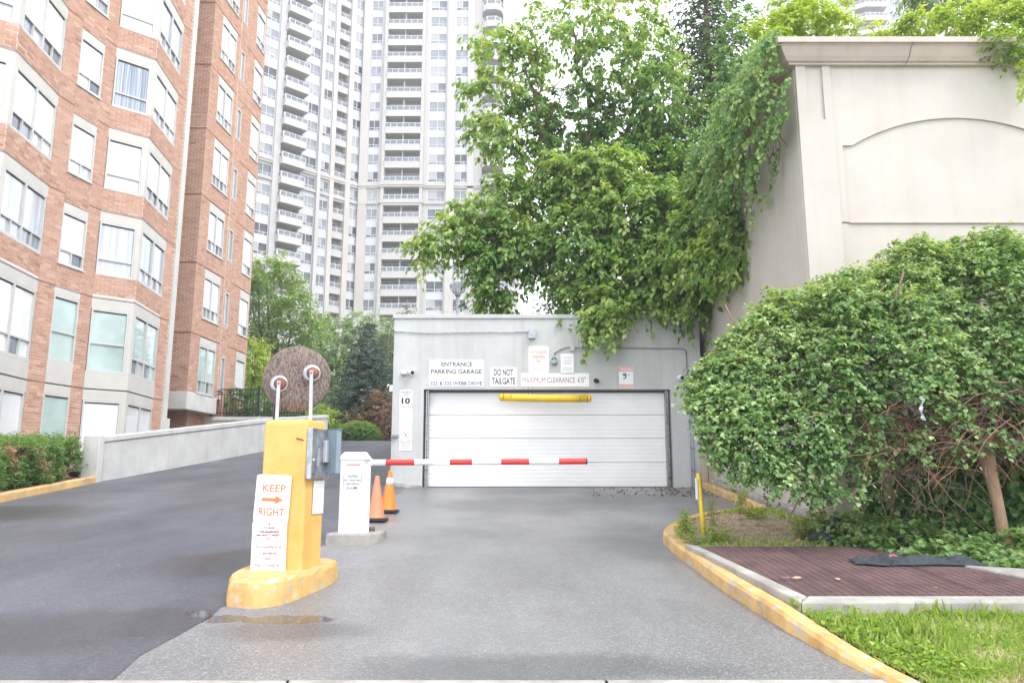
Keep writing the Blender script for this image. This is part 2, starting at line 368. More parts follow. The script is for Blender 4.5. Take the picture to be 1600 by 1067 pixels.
# ------------------------------------------------------------------ the lie of the land
def prof(Y):                               # left driveway height along Y
    ks = [(-60, -4.8), (0, 0), (18, 1.44), (26, 2.46), (31.5, 3.08), (34, 3.14), (400, 3.14)]
    if Y < 17: return SLOPE*Y
    xs = [17, 19, 22, 26, 29, 31.5, 33, 36]; zs = [1.36, 1.56, 1.94, 2.46, 2.83, 3.08, 3.14, 3.14]
    return float(np.interp(Y, xs, zs))
def hp(x, y): return SLOPE*y
def sheet(name, xs, ys, zf, m, kind='structure'):
    mb = MB(); idx = [[mb.pt((x, y, zf(x, y))) for x in xs] for y in ys]
    for j in range(len(ys)-1):
        for i in range(len(xs)-1): mb.face([idx[j][i], idx[j][i+1], idx[j+1][i+1], idx[j+1][i]], 0, True)
    return mb.build(name, m, kind=kind)
ys = [-60, 0, 8, 14, 17, 19, 22, 24, 26, 27.5, 29, 30.5, 31.5, 33, 36, 60, 120, 300, 900]
sheet('ground', [-900, -200, -60, -20, 0, 20, 60, 200, 900], ys, lambda x, y: prof(y)-.10, GRASSB)
# newer dark asphalt on the left, older grey asphalt in the garage lane
def seam(y): return -2.42 + .035*math.sin(y*3.1) + .02*math.sin(y*7.7) - (.12 if y < 7 else .12*max(0, (9-y)/2) if y < 9 else 0)
mb = MB(); ly = [5.09+i*.5 for i in range(26)] + [18.5+i for i in range(15)] + [36, 60]
for k in range(len(ly)): pass
idx = []
for y in ly:
    e = seam(y) if y < 17.6 else -2.8 if y < 29.8 else 2.0
    xs = [-30, -20, -11, -9, -7, -5, -3.6, e]
    idx.append([mb.pt((x, y, prof(y) + (0.0 if x < -3.7 else .0))) for x in xs])
for j in range(len(ly)-1):
    for i in range(7): mb.face([idx[j][i], idx[j][i+1], idx[j+1][i+1], idx[j+1][i]], 0, True)
mb.build('side_driveway', ASPH_NEW, kind='structure')
mb = MB(); ys2 = [5.09+i*.25 for i in range(51)]; idx = []
for y in ys2:
    xs = [seam(y)-.06, -1, .4, 1.6, 2.6, 4.9]
    idx.append([mb.pt((x, y, SLOPE*y-.004)) for x in xs])
for j in range(len(ys2)-1):
    for i in range(5): mb.face([idx[j][i], idx[j][i+1], idx[j+1][i+1], idx[j+1][i]], 0, True)
mb.build('garage_driveway', ASPH_OLD, kind='structure')
# street pavement strip at the viewer's feet
mb = MB()
for i in range(8):
    x0 = -13.4+i*2.0
    mb.prism([(x0, 2.2), (x0+1.985, 2.2), (x0+1.985, 5.08+.012*math.sin(i)), (x0, 5.08)], lambda x, y: SLOPE*y-.15, lambda x, y: SLOPE*y+.006)
mb.build('pavement', CONC, kind='structure', bevel=.01)
MB().prism([(-60, -30), (60, -30), (60, 2.18), (-60, 2.18)], lambda x, y: -3.2, lambda x, y: SLOPE*y-.05).build('street', ASPH_OLD, kind='structure')

def catmull(pts, n=8):
    out = []; p = [Vector(q) for q in pts]
    for i in range(len(p)-1):
        a, b, c, d = p[max(i-1, 0)], p[i], p[i+1], p[min(i+2, len(p)-1)]
        for k in range(n):
            t = k/n; out.append(.5*((2*b)+(c-a)*t+(2*a-5*b+4*c-d)*t*t+(3*b-a-3*c+d)*t**3))
    out.append(p[-1]); return out
def kerb(name, pts, w, h, m, label, zf=hp, side=1, jit=.006):
    q = catmull([Vector((x, y, 0)) for x, y in pts], 8); mb = MB(); prev = None
    for k, p in enumerate(q):
        d = (q[min(k+1, len(q)-1)]-q[max(k-1, 0)]).normalized(); nrm = Vector((d.y, -d.x, 0))*side
        z = zf(p.x, p.y); j = random.uniform(-jit, jit); hh = (h+random.uniform(-jit, jit)*.6)*(float(np.interp(p.y, [4.5, 5.1, 6.4], [.2, .35, 1])) if p.x > 0 else 1)
        pr = [(0+j, -.05), (0.012+j, hh-.03), (.035, hh), (w-.03, hh+.004), (w, hh-.012), (w, -.05)]
        ring = [mb.pt((p.x+nrm.x*a, p.y+nrm.y*a, z+b)) for a, b in pr]
        if prev:
            for i in range(len(pr)-1): mb.face([prev[i], prev[i+1], ring[i+1], ring[i]])
        else: mb.face(ring[::-1])
        prev = ring
    mb.face(prev)
    return tag(mb.build(name, m), label, 'kerb')
K1 = [(2.44, 4.35), (2.345, 4.95), (2.24, 5.4), (2.15, 5.95), (2.09, 6.48), (2.01, 7.49), (1.965, 8.77), (1.95, 9.75), (2.02, 10.45), (2.28, 11.1), (2.75, 11.9), (3.4, 12.55), (4.14, 12.95)]
kerb('kerb', K1, .17, .13, YELK, 'worn yellow painted kerb curving round the grate and the weedy island')
kerb('kerb', [(4.16, 12.9), (4.22, 14.5), (4.3, 17.45)], .13, .13, YELK, 'straight yellow kerb along the foot of the beige side wall')
kerb('kerb', [(-9.1, 12.0), (-9.65, 14.6), (-9.9, 17), (-9.92, 18.5)], .16, .16, YELK, 'yellow painted kerb in front of the low clipped hedge', zf=lambda x, y: prof(y), side=-1)

# verge, island dirt, lawn base
def kerb_in(y): return float(np.interp(y, [4.35, 4.95, 5.4, 5.95, 6.48, 7.49, 8.77, 9.75, 10.45, 11.1], [2.47, 2.36, 2.24, 2.15, 2.09, 2.01, 1.965, 1.95, 2.02, 2.28]))+.15
mb = MB(); idx = []
for y in [4.0, 4.4, 4.7, 4.95, 5.2, 5.5, 5.95, 6.48, 7, 8, 9, 9.6, 10.2, 11.18]:
    k_ = kerb_in(y) + (.08 if y < 6 else 0); idx.append([mb.pt((max(k_, x), y, SLOPE*y+float(np.interp(y, [4.6, 5.1, 6.3], [.02, .03, .09]))-(.25*max(0, min(1, (y-10)/.8)) if x > 4.3 else 0))) for x in [k_, 3.1, 3.5, 4, 5, 6.5, 9, 14]])
for A_, B_ in zip(idx[:-1], idx[1:]):
    for i in range(7): mb.face([A_[i], A_[i+1], B_[i+1], B_[i]], 0, True)
mb.build('verge_soil', GRASSB, kind='structure')
mb = MB(); isl = [(2.12, 8.9), (2.1, 9.8), (2.18, 10.4), (2.42, 10.98), (2.85, 11.72), (3.48, 12.38), (4.3, 12.8), (4.42, 11.0), (3.9, 9.2)]
c = mb.pt((3.1, 10.6, SLOPE*10.6+.17)); rim = [mb.pt((x, y, SLOPE*y+.115)) for x, y in isl]
for k in range(len(rim)): mb.face([c, rim[k], rim[(k+1) % len(rim)]], 0, True)
mb.build('island_soil', DIRT, kind='structure')
sheet('hedge_bed', [-14, -10.0], [10, 12, 14, 16, 18.5], lambda x, y: prof(y)+.12, SOIL)
sheet('building_lawn', [-40, -12.5, -10.1], [18.5, 20, 24, 28, 31], lambda x, y: prof(y)+.25, SOIL)

def crack(pts, w_):
    q = catmull([gpt0(x, y) for x, y in pts], 6); mb = MB(); prev = None
    for k, p in enumerate(q):
        ww = w_*random.uniform(.2, 1.0); e = random.uniform(-.012, .012)
        r_ = [mb.pt((p.x, p.y+e-ww, SLOPE*(p.y+e-ww)+.003)), mb.pt((p.x, p.y+e+ww, SLOPE*(p.y+e+ww)+.003))]
        if prev: mb.face([prev[0], r_[0], r_[1], prev[1]])
        prev = r_
    mb.build('asphalt_crack', DGREY, kind='structure')
crack([(56, 904), (87, 893), (101, 888)], .022); crack([(101, 888), (115, 882), (138, 876), (157, 872)], .022); crack([(185, 868), (205, 863), (225, 860)], .012)
crack([(0, 843), (30, 838), (55, 832), (80, 826)], .008); crack([(285, 842), (312, 836)], .008); crack([(322, 958), (340, 948), (362, 944)], .02)

# footing along the side wall
MB().prism([(4.36, 11.25), (4.49, 11.25), (4.57, 17.4), (4.44, 17.4)], lambda x, y: SLOPE*y-.1, lambda x, y: SLOPE*y+.2).build('wall_footing', CONC, kind='structure', bevel=.02)

# ------------------------------------------------------------------ lettering
_tc = {}
def text_mesh(s, bold=0.0, align='CENTER'):
    key = (s, bold)
    if key not in _tc:
        cu = bpy.data.curves.new('lettering', 'FONT'); cu.body = s; cu.align_x = align; cu.size = 1; cu.offset = bold; cu.resolution_u = 3
        o = bpy.data.objects.new('lettering', cu); COL.objects.link(o); bpy.context.view_layer.update()
        me = bpy.data.meshes.new_from_object(o); bpy.data.objects.remove(o); bpy.data.curves.remove(cu)
        n = len(me.vertices); a = np.empty(n*3, 'f'); me.vertices.foreach_get('co', a); a = a.reshape(-1, 3)
        _tc[key] = (a, [tuple(p.vertices) for p in me.polygons])
    return _tc[key]
class Sheet:
    """flat board lying in a local frame: x right, z up, y into the wall"""
    def __init__(s, M, parent): s.M = M; s.p = parent; s.b = {}
    def add(s, m):
        if m.name not in s.b: s.b[m.name] = (MB(s.M), m)
        return s.b[m.name][0]
    def text(s, t, x0, x1, z0, z1, m, bold=0.01, y=-.004):
        a, fs = text_mesh(t, bold); lo = a.min(0); hi = a.max(0); mb = s.add(m)
        base = [mb.pt((x0+(v[0]-lo[0])/(hi[0]-lo[0])*(x1-x0), y, z0+(v[1]-lo[1])/(hi[1]-lo[1])*(z1-z0))) for v in a]
        for f in fs: mb.face([base[i] for i in f])
    def bar(s, x0, x1, z0, z1, m, y=-.004): s.add(m).box(x0, x1, y, y+.002, z0, z1)
    def lines(s, x0, x1, z0, z1, n, m, seed=1):            # small print as rows of word-long dashes
        rr = random.Random(seed); h = (z1-z0)/n
        for i in range(n):
            z = z1-(i+.5)*h; x = x0+rr.uniform(0, .12)*(x1-x0); e = x1-rr.uniform(0, .18)*(x1-x0)
            while x < e-.01*(x1-x0):
                wd = rr.uniform(.1, .24)*(x1-x0); s.bar(x, min(e, x+wd), z-h*.22, z+h*.22, m); x += wd+.04*(x1-x0)
    def done(s, name='lettering'):
        for mb, m in s.b.values(): mb.build(name, m, s.p)
def board(M, x0, x1, z0, z1, t=.004, m=None, parent=None, name='plate', cr=.0, border=None, bm=None, bi=.02, bw=.006):
    mb = MB(M); r = cr
    if r:
        pts = []
        for cx, cz, a0 in ((x1-r, z1-r, 0), (x0+r, z1-r, 90), (x0+r, z0+r, 180), (x1-r, z0+r, 270)):
            for k in range(5): pts.append((cx+r*math.cos(R(a0+k*22.5)), cz+r*math.sin(R(a0+k*22.5))))
        mb.poly_y(pts, -.003, t-.003)
    else: mb.box(x0, x1, -.003, t-.003, z0, z1)
    return mb.build(name, m or SIGNW, parent)

# ------------------------------------------------------------------ garage
GY = 17.6
def gx(px, py=620): return P(px, py, GY).x
def gz(py): return P(800, py, GY).z
gar = thing('parking_garage', 'low grey concrete parking garage entrance with a wide white door', 'garage', (.8, GY, 1.4))
XL, XR, ZT = -2.78, 4.42, gz(491.5)
DL, DR, DT = gx(662), gx(1048), gz(608)
mb = MB()
mb.box(XL, DL, GY, GY+.3, .9, ZT-.1); mb.box(DR, XR, GY, GY+.3, .9, ZT-.1); mb.box(DL, DR, GY, GY+.3, DT, ZT-.1)
mb.box(XL, XL+.25, GY+.3, 29.5, .9, ZT-.1); mb.box(XL+.25, XR, 29.2, 29.5, .9, ZT-.1); mb.box(XR-.2, XR, GY+.3, 29.2, .9, ZT-.1)
mb.pieces('wall', GAR, gar)
MB().box(XL-.04, XR+.02, GY-.04, GY+.34, ZT-.1, ZT).build('parapet', GAR, gar, bevel=.012)
MB().box(XL+.25, XR-.2, GY+.34, 29.2, ZT-.55, ZT-.35).build('roof', CONC, gar)
mb = MB()
for a, b in ((DL+.0, DL+.05), (DR-.05, DR)): mb.box(a, b, GY+.16, GY+.3, 1.2, DT)
mb.box(DL+.05, DR-.05, GY+.2, GY+.3, DT-.06, DT); mb.pieces('door_frame', DGREY, gar)
mb = MB()
for a, b in ((DL+.05, DL+.075), (DL+.09, DL+.11), (DR-.075, DR-.05), (DR-.11, DR-.09)): mb.box(a, b, GY+.08, GY+.2, 1.38, DT-.02)
mb.pieces('door_track', GALV, gar)
secs = [761, 722, 684, 647, 610]
door = MB().box(DL+.05, DR-.05, GY+.268, GY+.33, 1.38, DT-.02).build('door', mat('door_core', (.5, .5, .5), .6, .03, 3), gar)
for a, b in zip(secs[:-1], secs[1:]):
    z0, z1 = gz(a)+.003, gz(b)-.003; mb = MB(); n = 6; hh = (z1-z0)/n
    for i in range(n):
        za, zb = z0+i*hh, z0+(i+1)*hh
        pr = [(GY+.246 if i else GY+.262, za), (GY+.240, za+.012), (GY+.240, zb-.012), (GY+.246 if i < n-1 else GY+.262, zb)]
        lo = [mb.pt((DL+.11, y, z)) for y, z in pr]; hi = [mb.pt((DR-.11, y, z)) for y, z in pr]
        for k in range(3): mb.face([lo[k], hi[k], hi[k+1], lo[k+1]])
    mb.build('door_panel', DOORW, door)
MB().box(DL+.05, DR-.05, GY+.2, GY+.26, 1.37, 1.405).build('bottom_seal', SEAL, door)
MB().box(DL+.0, DR, GY+.34, GY+2, 1.0, DT).build('inner_wall', DGREY, gar)
# patched foot of the left pier
MB().prism([(XL-.02, GY-.03), (XL+.75, GY-.03), (XL+.75, GY), (XL-.02, GY)], 1.3, lambda x, y: 1.53-.12*(x-XL)).build('wall_patch', CONC, gar, bevel=.01)

def wall_sign(name, label, px0, py0, px1, py1, cr=0):
    x0, x1 = gx(px0, (py0+py1)/2), gx(px1, (py0+py1)/2); z1, z0 = gz(py0), gz(py1)
    t = thing(name, label, 'sign', ((x0+x1)/2, GY-.01, z0))
    M = Matrix.Translation((0, GY-.006, 0)); board(M, x0, x1, z0, z1, parent=t, cr=cr)
    s = Sheet(M, t); f = lambda px: gx(px, (py0+py1)/2)
    return t, s, f
t, s, f = wall_sign('garage_sign', 'white sign reading ENTRANCE PARKING GARAGE above the garage door', 671, 562, 756, 604)
s.text('ENTRANCE', f(689.5), f(738), gz(572.5), gz(565.5), TXT, .03); s.text('PARKING GARAGE', f(673.5), f(753), gz(584), gz(577), TXT, .03)
s.text('325 & 335 WEBB DRIVE', f(673), f(753.5), gz(602), gz(596), TXTB, .03); s.done()
t, s, f = wall_sign('tailgate_sign', 'small white sign reading DO NOT TAILGATE in bold dark letters', 766, 574, 807, 604)
s.text('DO NOT', f(771.5), f(802), gz(587), gz(576.5), TXT, .03); s.text('TAILGATE', f(768.3), f(805.5), gz(600.5), gz(590), TXT, .03); s.done()
t, s, f = wall_sign('permit_sign', 'white rounded sign reading AUTHORIZED PARKING ONLY in red', 826, 541, 857.5, 582.5, .03)
s.text('AUTHORIZED', f(829), f(854.5), gz(553), gz(548), TXTO, .02); s.text('PARKING', f(832.5), f(851.5), gz(560), gz(555), TXTO, .02)
s.text('ONLY', f(836.5), f(847.5), gz(567), gz(562), TXTO, .02); s.lines(f(833), f(852), gz(581), gz(573), 2, TXTL); s.done()
t, s, f = wall_sign('notice_sign', 'narrow white notice of fine print right of the alarm bell', 876, 552.5, 896.5, 584)
s.text('NOTICE', f(881), f(892), gz(560.5), gz(557.5), TXTL, .01); s.lines(f(879), f(894), gz(570), gz(562), 4, TXTL, 3); s.lines(f(878), f(894), gz(580), gz(574), 2, TXTL, 4); s.done()
t, s, f = wall_sign('clearance_sign', 'long white sign reading MAXIMUM CLEARANCE 6\'0" in faded letters', 814, 583, 920.5, 604)
s.text('MAXIMUM', f(816.5), f(852), gz(598), gz(589.5), TXTM, .0); s.text('CLEARANCE', f(855), f(898.5), gz(598), gz(589.5), TXTM, .0); s.text('6\'0"', f(902.5), f(915), gz(598), gz(589), TXTM, 0); s.done()
t, s, f = wall_sign('surveillance_sign', 'white sign with red bands and a camera drawing right of the door lintel', 967, 572.5, 989.5, 606.5)
s.bar(f(967.4), f(989), gz(580.5), gz(573), TXTP); s.bar(f(967.4), f(989), gz(606), gz(600.5), TXTP)
s.text('WARNING', f(969), f(987), gz(579), gz(575), SIGNW, .02, -.006); s.text('SURVEILLANCE', f(968.5), f(988), gz(605), gz(602), SIGNW, .01, -.006)
s.bar(f(973), f(978.5), gz(587.5), gz(583), MIDG); s.bar(f(976.5), f(979), gz(591), gz(584), MIDG); s.bar(f(973.5), f(977), gz(592.5), gz(590.5), MIDG); s.bar(f(981), f(984.5), gz(587), gz(584.5), TXTL); s.done()
t, s, f = wall_sign('speed_sign', 'white sign reading MAXIMUM SPEED 10 on the left pier, topmost of three', 624.5, 609.5, 644, 641)
s.text('MAXIMUM', f(626.5), f(642.5), gz(613.6), gz(611), TXT, .02); s.text('SPEED', f(630), f(639), gz(617.6), gz(615), TXT, .02)
s.text('10', f(627.5), f(641), gz(631), gz(621.5), BLACK, .05); s.text('Kms / Hr.', f(627.5), f(641), gz(636.5), gz(633.5), TXT, .02); s.done()
t, s, f = wall_sign('notice_sign', 'faded nearly blank white sign on the left pier, middle of three', 624, 642, 644, 672)
s.lines(f(626.5), f(641), gz(668), gz(645), 4, mat('sign_ghost_grey', (.66, .67, .72), .5, 0, 4), 9); s.done()
t, s, f = wall_sign('prohibition_sign', 'white sign with a red crossed circle on the left pier, lowest of three', 624.3, 673, 643.5, 703.5)
mb = s.add(TXTO); cx, cz = f(634), gz(679.2)
for k in range(20):
    a0, a1 = 2*math.pi*k/20, 2*math.pi*(k+1)/20
    mb.face([mb.pt((cx+rr_*math.cos(a), -.004, cz+rr_*math.sin(a))) for rr_, a in ((.078, a0), (.078, a1), (.066, a1), (.066, a0))])
mb.face([mb.pt((cx+a, -.004, cz+b)) for a, b in ((-.055, .05), (-.048, .056), (.055, -.05), (.048, -.056))])
s.bar(cx-.008, cx+.012, cz-.03, cz+.03, TXT); s.bar(cx-.018, cx+.0, cz-.03, cz-.005, TXT)
for i, (tx, a, b) in enumerate((('NO ACCESS', 625.5, 642.5), ('PEDESTRIANS', 625.3, 643), ('USE SIDEWALK', 626.5, 641.5), ('OR STAIRS', 627.5, 640.5), ('ONLY', 629.5, 638.5))):
    s.text(tx, f(a), f(b), gz(689+i*3.1), gz(687+i*3.1), TXT, .02)
s.done()

# conduits, boxes and cameras on the garage face
def gp(px, py, d=.03): q = P(px, py, GY); return (q.x, GY-d, q.z)
t = thing('electrical_conduit', 'thin grey conduit running from the left corner to a junction box', 'conduit', gp(720, 519))
MB().tube([gp(613, 519), gp(640, 519.5), gp(665, 521), (gp(690, 521)), gp(720, 520), gp(760, 519.5), gp(827, 519.5)], .012, 8).build('pipe', GALV, t)
a = gp(826, 529); b = gp(836.5, 516.5); MB().box(a[0], b[0], GY-.09, GY-.001, a[2], b[2]).build('junction_box', GALV, t, bevel=.006)
MB().box(a[0]-.008, b[0]+.008, GY-.1, GY-.09, a[2]-.008, b[2]+.008).build('cover', GALV, t, bevel=.004)
t = thing('electrical_conduit', 'dark cable conduit crossing above the door and bending down at the right', 'conduit', gp(980, 544))
MB().tube([gp(865.5, 554), gp(869, 550.5), gp(876, 546.5), gp(884, 543.5), gp(892, 543)], .010, 8).build('cable', DGREY, t)
MB().tube([gp(897, 543.5), gp(950, 544), gp(1010, 544.5), gp(1063, 545), gp(1069, 546.5), gp(1071.3, 550), gp(1072, 560), gp(1073.3, 588)], .011, 8).build('pipe', mat('weathered_conduit', (.20, .22, .21), .6, .1, 5), t)
a = gp(891, 548.5); b = gp(897.3, 541); MB().box(a[0], b[0], GY-.07, GY-.001, a[2], b[2]).build('junction_box', ALU, t, bevel=.005)
t = thing('alarm_bell', 'small round grey green alarm fixture below the bent cable', 'alarm', gp(865.5, 566))
MB().lathe([(.02, 0), (.075, .005), (.085, .02), (.08, .05), (.05, .075), (.02, .08)], gp(865.5, 565.5, 0), (0, -1, 0), 20).build('gong', mat('alarm_green_grey', (.33, .42, .42), .4, .1, 8), t)
mb = MB(); q = gp(865.5, 561, .06); mb.tube([(q[0]-.055, q[1], q[2]-.02), (q[0]-.02, q[1]-.03, q[2]+.02), (q[0]+.02, q[1]-.03, q[2]+.02), (q[0]+.055, q[1], q[2]-.02)], .013); mb.tube([(q[0]-.05, q[1]-.02, q[2]-.13), (q[0]+.05, q[1]-.02, q[2]-.13)], .012); mb.pieces('bracket', DGREY, t)
t = thing('security_camera', 'small black security camera right of the clearance sign', 'camera', gp(931, 594))
q = gp(931, 594.5, 0); MB().lathe([(.055, 0), (.055, .02), (.04, .05)], q, (0, -1, 0), 16).build('mount', BLACK, t)
MB().lathe([(.002, .0), (.03, .002), (.045, .03), (.045, .13), (.035, .14)], (q[0], q[1]-.04, q[2]-.01), (.15, -1, -.2), 16).build('body', BLACK, t)
def cam_white(px, py, label, lens=(.25, -1, -.25)):
    t = thing('security_camera', label, 'camera', gp(px, py)); q = gp(px, py, 0); ax = Vector(lens).normalized()
    MB().lathe([(.05, 0), (.05, .02), (.035, .045)], (q[0]-.02, q[1], q[2]), (0, -1, 0), 16).build('mount', WHITE, t)
    c = Vector((q[0]-.01, q[1]-.05, q[2])); MB().lathe([(.03, -.02), (.062, 0), (.066, .03), (.066, .12), (.058, .14), (.05, .135)], c, ax, 20).build('body', WHITE, t)
    MB().lathe([(.047, .13), (.047, .137), (.03, .141)], c, ax, 18).build('lens', BLACK, t)
cam_white(1062, 589.5, 'white bullet camera right of the garage door beside a grey box')
cam_white(643, 582, 'white bullet camera above the speed sign, facing right', (.45, -1, -.2))
t = thing('light_fixture', 'small cream wall lamp left of the white camera on the left pier', 'wall lamp', gp(632, 583))
q = gp(632, 583.5, 0); MB().box(q[0]-.07, q[0]+.06, GY-.07, GY-.001, q[2]-.02, q[2]+.055).build('housing', mat('cream_plastic', (.60, .59, .52), .5, .05, 4), t, bevel=.01)
MB().lathe([(.035, 0), (.04, .02), (.02, .045)], (q[0], GY-.05, q[2]-.02), (0, -.3, -1), 12).build('sensor', MIDG, t)
t = thing('conduit_riser', 'pair of blue grey conduits rising to a box at the right garage corner', 'conduit', gp(1079, 700))
a = gp(1071.5, 602); b = gp(1079.5, 593); MB().box(a[0], b[0], GY-.1, GY-.001, a[2], b[2]).build('junction_box', mat('blue_grey_box', (.38, .42, .47), .5, .05, 4), t, bevel=.006)
a = gp(1070.5, 592); b = gp(1075, 585.5); MB().box(a[0], b[0], GY-.08, GY-.001, a[2], b[2]).build('connector', MIDG, t, bevel=.004)
PVC = mat('blue_grey_conduit', (.40, .44, .52), .45, .06, 5)
MB().tube([gp(1073.3, 602), gp(1075, 640), gp(1077.5, 690), gp(1081, 761)], .013, 8).build('pipe', PVC, t)
MB().tube([gp(1077.2, 602), gp(1079, 640), gp(1081.5, 690), gp(1085.5, 761)], .016, 8).build('pipe', PVC, t)
mb = MB()
for py in (625, 660, 700, 735):
    q = gp(1076.5+(py-620)*.055, py); mb.box(q[0]-.055, q[0]+.055, GY-.05, GY-.001, q[2]-.012, q[2]+.012)
mb.pieces('clip', MIDG, t)
tag(MB().box(gp(613, 682)[0]-.02, gp(623, 682)[0]-.02, GY-.09, GY-.001, gp(0, 683.5)[2], gp(0, 679)[2]).build('intercom_button', MIDG, loc=(0, 0, 0), bevel=.005), 'tiny grey button box low on the left pier beside the signs', 'button')
t = thing('flood_light', 'small white fixture on the left edge of the garage', 'wall lamp', gp(611, 606))
q = gp(611.5, 606, 0); MB().box(q[0]-.05, q[0]+.03, GY+.02, GY+.1, q[2]-.08, q[2]+.07).build('housing', WHITE, t, bevel=.01)
MB().tube([(q[0]-.03, GY+.04, q[2]+.05), (q[0]-.07, GY-.02, q[2]+.08), (q[0]-.09, GY-.05, q[2]+.02)], .015).build('arm', WHITE, t)

# yellow clearance bar hanging before the door
t = thing('clearance_bar', 'yellow plastic clearance tube hanging in front of the garage door', 'clearance bar', gp(852, 622, .25))
ya = GY-.25
def bp(px, py): q = P(px, py, ya); return Vector((q.x, ya, q.z))
mb = MB(); ends = [bp(782, 621), bp(820, 621.8), bp(852, 622.4), bp(885, 622.6), bp(922, 622.2)]
mb.tube(ends, .085, 20); mb.build('tube', YELB, t)
for a, b in ((783, 787), (921, 917)):
    q = bp(a, 620.6 if a < 800 else 622.3); d = (bp(b, 621)-bp(a, 621)).normalized()
    MB().lathe([(.02, -.05), (.07, -.03), (.088, .0), (.09, .03)], q, d, 20).build('end_cap', YELB, t)
mb = MB()
for a in (786.6, 798.5, 905.5, 917.2):
    q = bp(a, 620.8 if a < 800 else 622.6); mb.lathe([(.0845, -.006), (.087, -.006), (.087, .006), (.0845, .006)], q, (1, 0, 0), 20)
mb.pieces('joint_ring', mat('dark_joint', (.22, .12, .04), .6, 0, 3), t)
for a in (826, 832.5): MB().tube([tuple(bp(a, 618)), (bp(a, 609).x, GY+.02, DT), (bp(a, 606).x, GY-.01, gz(604.5))], .006, 6).build('hanger', DGREY, t)

# boards closing the gap between garage and side wall
t = thing('corner_boards', 'upright tan boards between the garage corner and the beige wall', 'cladding', (4.6, GY-.1, 1.4))
BRD = mat('tan_board', (.42, .35, .27), .8, .12, 3, .2, 40, stretch=(3, 3, .4))
for i, (a, b, top) in enumerate(((1093, 1102.5, 570), (1103.5, 1114, 571), (1115, 1128, 569))):
    x0, x1 = P(a, 650, GY-.12).x, P(b, 650, GY-.12).x; MB().box(x0, x1, GY-.12-.01*i, GY-.06, 1.4, P(a, top, GY-.12).z).build('board', BRD, t, bevel=.008)
# ------------------------------------------------------------------ beige wall building on the right
RW = thing('stucco_building', 'tall beige stucco building end with arched panel and deep cornice', 'building', (4.5, 11.2, .9))
WX, WY = 4.5, 11.2; WT = P(1300, 107, WY).z
def sidewall_x(y): return WX+(y-WY)*.0145
mb = MB(); mb.prism([(WX, WY), (14, WY), (14, 32), (WX+.3, 32)], .3, WT); mb.build('wall', STUC, RW)
fz = lambda py: P(1400, py, WY).z
fx = lambda px, py=300: P(px, py, WY).x
# raised skin on the front, leaving the arched panel recessed: strips round it
d = .035
L0, R0 = fx(1320, 290), fx(1683, 290); zb, zs, zt = fz(348), fz(229), fz(186); sh = .15
arc = [(L0, zs), (L0+sh, zs)]
n = 22; ax0, ax1 = L0+sh, R0-sh; hgt = zt-zs; hw = (ax1-ax0)/2; rad = (hw*hw+hgt*hgt)/(2*hgt); cxm = (ax0+ax1)/2
for k in range(1, n):
    x = ax0+(ax1-ax0)*k/n; arc.append((x, zt-rad+math.sqrt(rad*rad-(x-cxm)**2)))
arc += [(ax1, zs), (R0, zs)]
mb = MB(); top = WT-.0
for (xa, za), (xb, zb2) in zip(arc[:-1], arc[1:]):
    mb.poly_y([(xa, za), (xb, zb2), (xb, top), (xa, top)], WY-d, WY+.0)
mb.box(fx(1303), L0, WY-d, WY, zb, top); mb.box(R0, R0+1.2, WY-d, WY, zb, top); mb.build('arched_surround', STUC, RW)
MB().box(fx(1303), R0+1.2, WY-d, WY, .4, zb-.03).build('lower_panel', STUC, RW)
MB().box(L0, R0, WY-d-.03, WY, zb-.03, zb).build('panel_sill', STUC_C, RW, bevel=.006)
mb = MB(); gr0 = fz(190)
mb.box(fx(1247, 200)-.005, fx(1262, 200), WY-.07, WY, .4, top); mb.box(fx(1288, 200), fx(1300.5, 200), WY-.07, WY, gr0, top)
mb.box(fx(1262, 200), fx(1288, 200), WY-.035, WY, gr0, top); mb.box(fx(1262, 200), fx(1300.5, 200), WY-.07, WY-.0, .4, gr0)
mb.pieces('corner_pilaster', STUC, RW)
MB().box(WX-.012, 14, WY-.085, WY, P(1290, 800, WY).z-.06, P(1290, 800, WY).z).build('base_string_course', STUC, RW, bevel=.01)
# side wall grooves: thin ledges coloured dark to paint in the joint shadow
mb = MB()
for z, y0, y1 in ((3.86, 14.2, 17.4), (3.62, 15.0, 17.5)):
    mb.prism([(sidewall_x(y0)-.03, y0), (sidewall_x(y0)+.02, y0), (sidewall_x(y1)+.02, y1), (sidewall_x(y1)-.03, y1)], z-.02, z+.02)
mb.pieces('side_groove_shade', mat('shadowed_stucco_ledge', (.30, .25, .22), .9, .1, 3), RW)
# cornice: thin lip, coved band, lower fillet; wraps the corner along the side wall
prof_c = [(.035, WT), (.11, WT), (.11, WT+.03), (.15, WT+.04), (.20, WT+.10), (.27, WT+.22), (.30, WT+.25), (.345, WT+.25), (.345, WT+.34), (-.3, WT+.34), (-.3, WT)]
mb = MB(); st = [(14.2, 0), (9.98, 0)]
def ringat(kind):
    out = []
    for o_, z in prof_c:
        if kind == 0: out.append(mb.pt((14.2, WY-o_, z)))
        elif kind == 1: out.append(mb.pt((WX-o_, WY-o_, z)))
        else: out.append(mb.pt((WX+.3-o_, 31, z)))
    return out
r0, r1, r2 = ringat(0), ringat(1), ringat(2); n = len(prof_c)
for A, B in ((r0, r1), (r1, r2)):
    for k in range(n): mb.face([A[k], A[(k+1) % n], B[(k+1) % n], B[k]])
mb.build('cornice', STUC_C, RW)
mb = MB(); cx_ = P(1424, 85, 10.95).x
